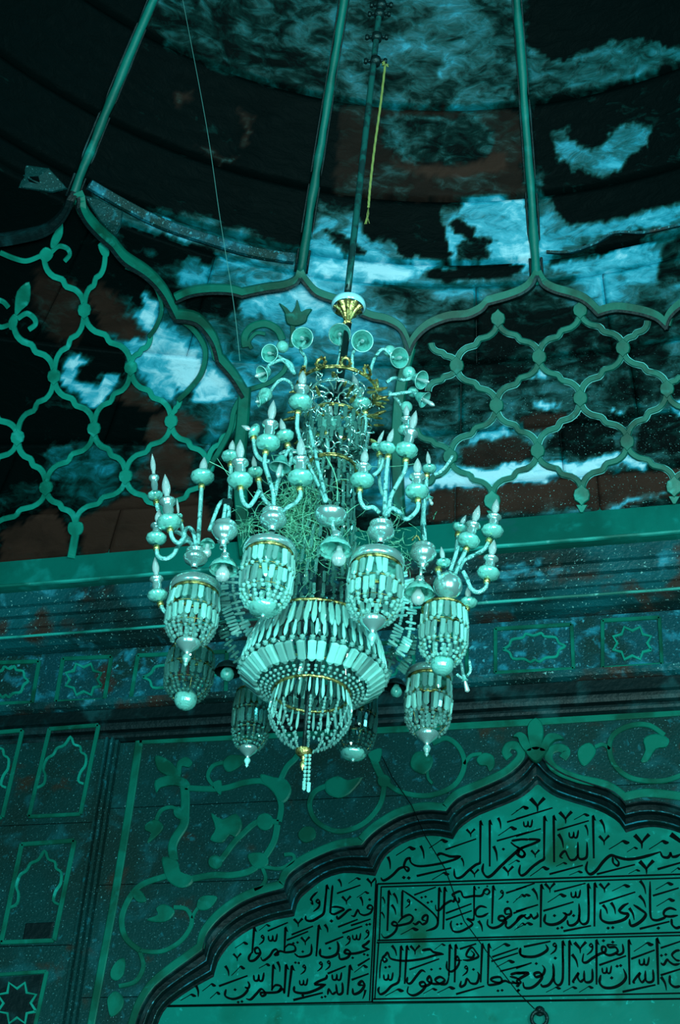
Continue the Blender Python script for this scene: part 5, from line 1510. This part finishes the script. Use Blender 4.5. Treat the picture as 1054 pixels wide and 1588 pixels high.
# scrolling wires and leaf sprays filling the crown
sc = MB(); rw = random.Random(5)
for i in range(150):
    a = rw.uniform(0, 2*math.pi); z = rw.uniform(0, 1); P_ = p1.lerp(p3, z); R_c = (58-22*z)*s1*rw.uniform(.8, 1.15)
    c = P_+V((math.cos(a)*R_c, math.sin(a)*R_c, 0)); r_ = rw.uniform(5, 13)*s1; ax = V((rw.uniform(-1, 1), rw.uniform(-1, 1), rw.uniform(-1, 1))).normalized(); u = ax.orthogonal().normalized(); w2 = ax.cross(u)
    e_ = rw.uniform(2.5, 5.5); ph = rw.uniform(0, 6)
    sc.tube([c+(u*math.cos(ph+e_*k/10)+w2*math.sin(ph+e_*k/10))*r_*(1-k/18) for k in range(11)], 1.1*s1, 5)
tag(sc.build('scrolling_wires', M['silver'], cr_, True), kind='stuff')
sp = MB()
for i in range(60):
    a = 2*math.pi*i/60; z = (i % 3)/3; P_ = p2.lerp(p3, z*.7); R_c = 46*s1
    c = P_+V((math.cos(a)*R_c, math.sin(a)*R_c, 0)); putmesh(sp, PR_A, pmtx(c, c-V((0, 0, 22*s1)), V((math.cos(a), math.sin(a), 0)), 1.5)); bead(sp, c-V((0, 0, 26*s1)), 3.2*s1)
tag(sp.build('crystal_drops', M['crystal_dim'], cr_), kind='stuff')
lf = MB()
for i in range(46):
    a = rw.uniform(0, 2*math.pi); P_ = p1.lerp(p2, rw.uniform(-.1, 1.3)); c = P_+V((math.cos(a)*60*s1, math.sin(a)*60*s1, 0)); o_ = V((math.cos(a), math.sin(a), rw.uniform(-.6, .4))).normalized()
    putmesh(lf, PR_B, pmtx(c+o_*rw.uniform(14, 24)*s1, c, UPV, 1.6))
tag(lf.build('gilt_leaves', M['gold'], cr_), kind='stuff')
# --- top cup with gilt calyx
tc_ = pt(540, 478, 0); st_ = pxs(tc_); e = empty('top_cup', tc_, ch)
lat_('white_dish', [(24*st_, -.002), (27*st_, .008), (26*st_, .03), (20*st_, .045), (4*st_, .05), (4*st_, .012), (20*st_, .006)], tc_, UPV, M['whitecup'], e, 32)
lat_('gilt_calyx', [(22*st_, .0), (16*st_, -.014), (10*st_, -.035), (6*st_, -.065), (5*st_, -.085), (7*st_, -.095), (3*st_, -.11)], tc_, UPV, M['gold'], e, 40, False, .13, 9)
mb = MB(); mb.tube([tc_+V((0, 0, -.1)), pt(530, 560, 0), pt(521, 610, 0)], .012, 10); mb.build('stem', M['silver'], e, True)
# --- pole with iron fittings
pa, pb_ = pt(539, 452, 0.0), pt(590, 0, 0.0); dv = (pb_-pa).normalized(); top = pa+dv*((12.2-pa.z)/dv.z)
mb = MB(); n = 40; mb.tube([pa.lerp(top, i/n) for i in range(n+1)], .0165, 12); po = mb.build('pole', M['pipe'], ch, True)
mb = MB(); mb.tube([pa+V((0, 0, -.08)), pa+V((0, 0, .10))], .012, 8)
for i in range(3):
    c = pa+V((0, 0, -.05+.035*i)); u = V((1, 0, 0)) if i % 2 else V((0, 1, 0)); mb.tube([c+u*math.cos(t)*.013+UPV*math.sin(t)*.024 for t in [2*math.pi*k/12 for k in range(13)]], .006, 6, caps=False)
mb.build('hook_chain', M['iron'], ch, True)
for yy, xx in ((22, 588), (58, 584), (8, 591), (95, 582)):
    c = pt(xx, yy, -.01); q = pxs(c); mb = MB(); mb.tube([c-dv*.02, c+dv*.02], .028, 10); mb.tube([c-RT*16*q, c+RT*16*q], .007, 6)
    for s_ in (-1, 1):
        mb.tube([c+RT*s_*15*q-dv*.012, c+RT*s_*15*q+dv*.014], .012, 6); mb.tube([c+RT*s_*10*q-FW*.02, c+RT*s_*10*q+FW*.02], .008, 6)
    mb.build('pipe_clamp', M['iron'], po, True)
# ------------------------------------------------------------------ cords, threads and the bird's nest
def rope(name, pts, dd, r, m, label, cat, strands=2, tassel=False):
    P_ = [pt(x, y, dd) for x, y in pts]; q = [V(a) for a in smoothpts([tuple(a) for a in P_], 8)]; n = len(q); mb = MB()
    for s_ in range(strands):
        v = []
        for i, p in enumerate(q):
            a = i*1.1+s_*2*math.pi/strands; v.append(p+(RT*math.cos(a)+hd_*math.sin(a))*r*(.7 if strands > 1 else 0))
        mb.tube(v, r, 5)
    if tassel:
        c = q[0]
        for i in range(16):
            a = rw.uniform(0, 6.3); mb.tube([c, c+V((math.cos(a)*.018, math.sin(a)*.018, rw.uniform(-.02, .02)))], .0035, 4)
        for s_ in range(7):
            c = q[-1]; mb.tube([c, c+V((rw.uniform(-.008, .008), rw.uniform(-.008, .008), -.05)), c+V((rw.uniform(-.014, .014), 0, -.11))], .0015, 4)
    return tag(mb.build(name, M[m], None, True, origin=q[0]), label, cat)
rope('cord', [(597, 100), (590, 160), (581, 225), (574, 285), (571, 322)], -.03, .0042, 'cord', 'frayed yellow cord with a knotted top hanging beside the dark pole', 'cord', 3, True)
def line(name, P_, r, m, label, cat):
    mb = MB(); mb.tube([V(a) for a in smoothpts([tuple(a) for a in P_], 10)], r, 5); return tag(mb.build(name, M[m], None, True, origin=P_[0]), label, cat)
def thread_top(p, d):
    t = 0.0
    while t < 12:
        q = p+d*t; dx, dy = q.x-AX, q.y-AY
        if q.z > 13.6 or math.hypot(dx, dy) > rho(math.atan2(dx, dy), q.z)-.06: break
        t += .02
    return p+d*t
a_ = pt(283, -2, .8); b_ = pt(320, 195, .8); line('thread', [thread_top(a_, (a_-b_).normalized()), a_, b_, pt(341, 338, .8), pt(362, 470, .8), pt(372, 560, .8)], .0016, 'thread', 'long thin grey thread hanging from the dome left of the pole', 'thread')
nest = MB(); rn = random.Random(9)
def fibre(c, sx, sy, ln, dds):
    x = rn.gauss(c[0], sx); y = rn.gauss(c[1], sy); a = rn.uniform(0, math.pi*2); L = rn.uniform(.4, 1)*ln; k = rn.uniform(-1.4, 1.4); d0 = rn.uniform(*dds); p = []
    for i in range(6):
        p.append(pt(x, y, d0+.02*math.sin(i+x))); x += math.cos(a)*L/5; y += math.sin(a)*L/5; a += k/5
    nest.tube(p, rn.uniform(.0009, .0019), 4, caps=False)
for i in range(620): fibre((468, 800), 24, 36, 32, (-.14, .10))
for i in range(150): fibre((500, 850), 30, 30, 32, (-.05, .12))
for i in range(60): fibre((395, 815), 14, 14, 36, (-.05, .05))
for i in range(90): fibre((560, 850), 45, 40, 28, (.0, .16))
for i in range(60): fibre((618, 850), 12, 26, 24, (.0, .1))
for i in range(18): fibre((490, 790), 60, 50, 95, (-.36, -.3))
o = nest.build('bird_nest', M['straw'], None, False, origin=pt(470, 810, 0))
tag(o, 'tangle of dry straw, a bird nest caught between the arms of the chandelier', 'nest', kind='stuff')
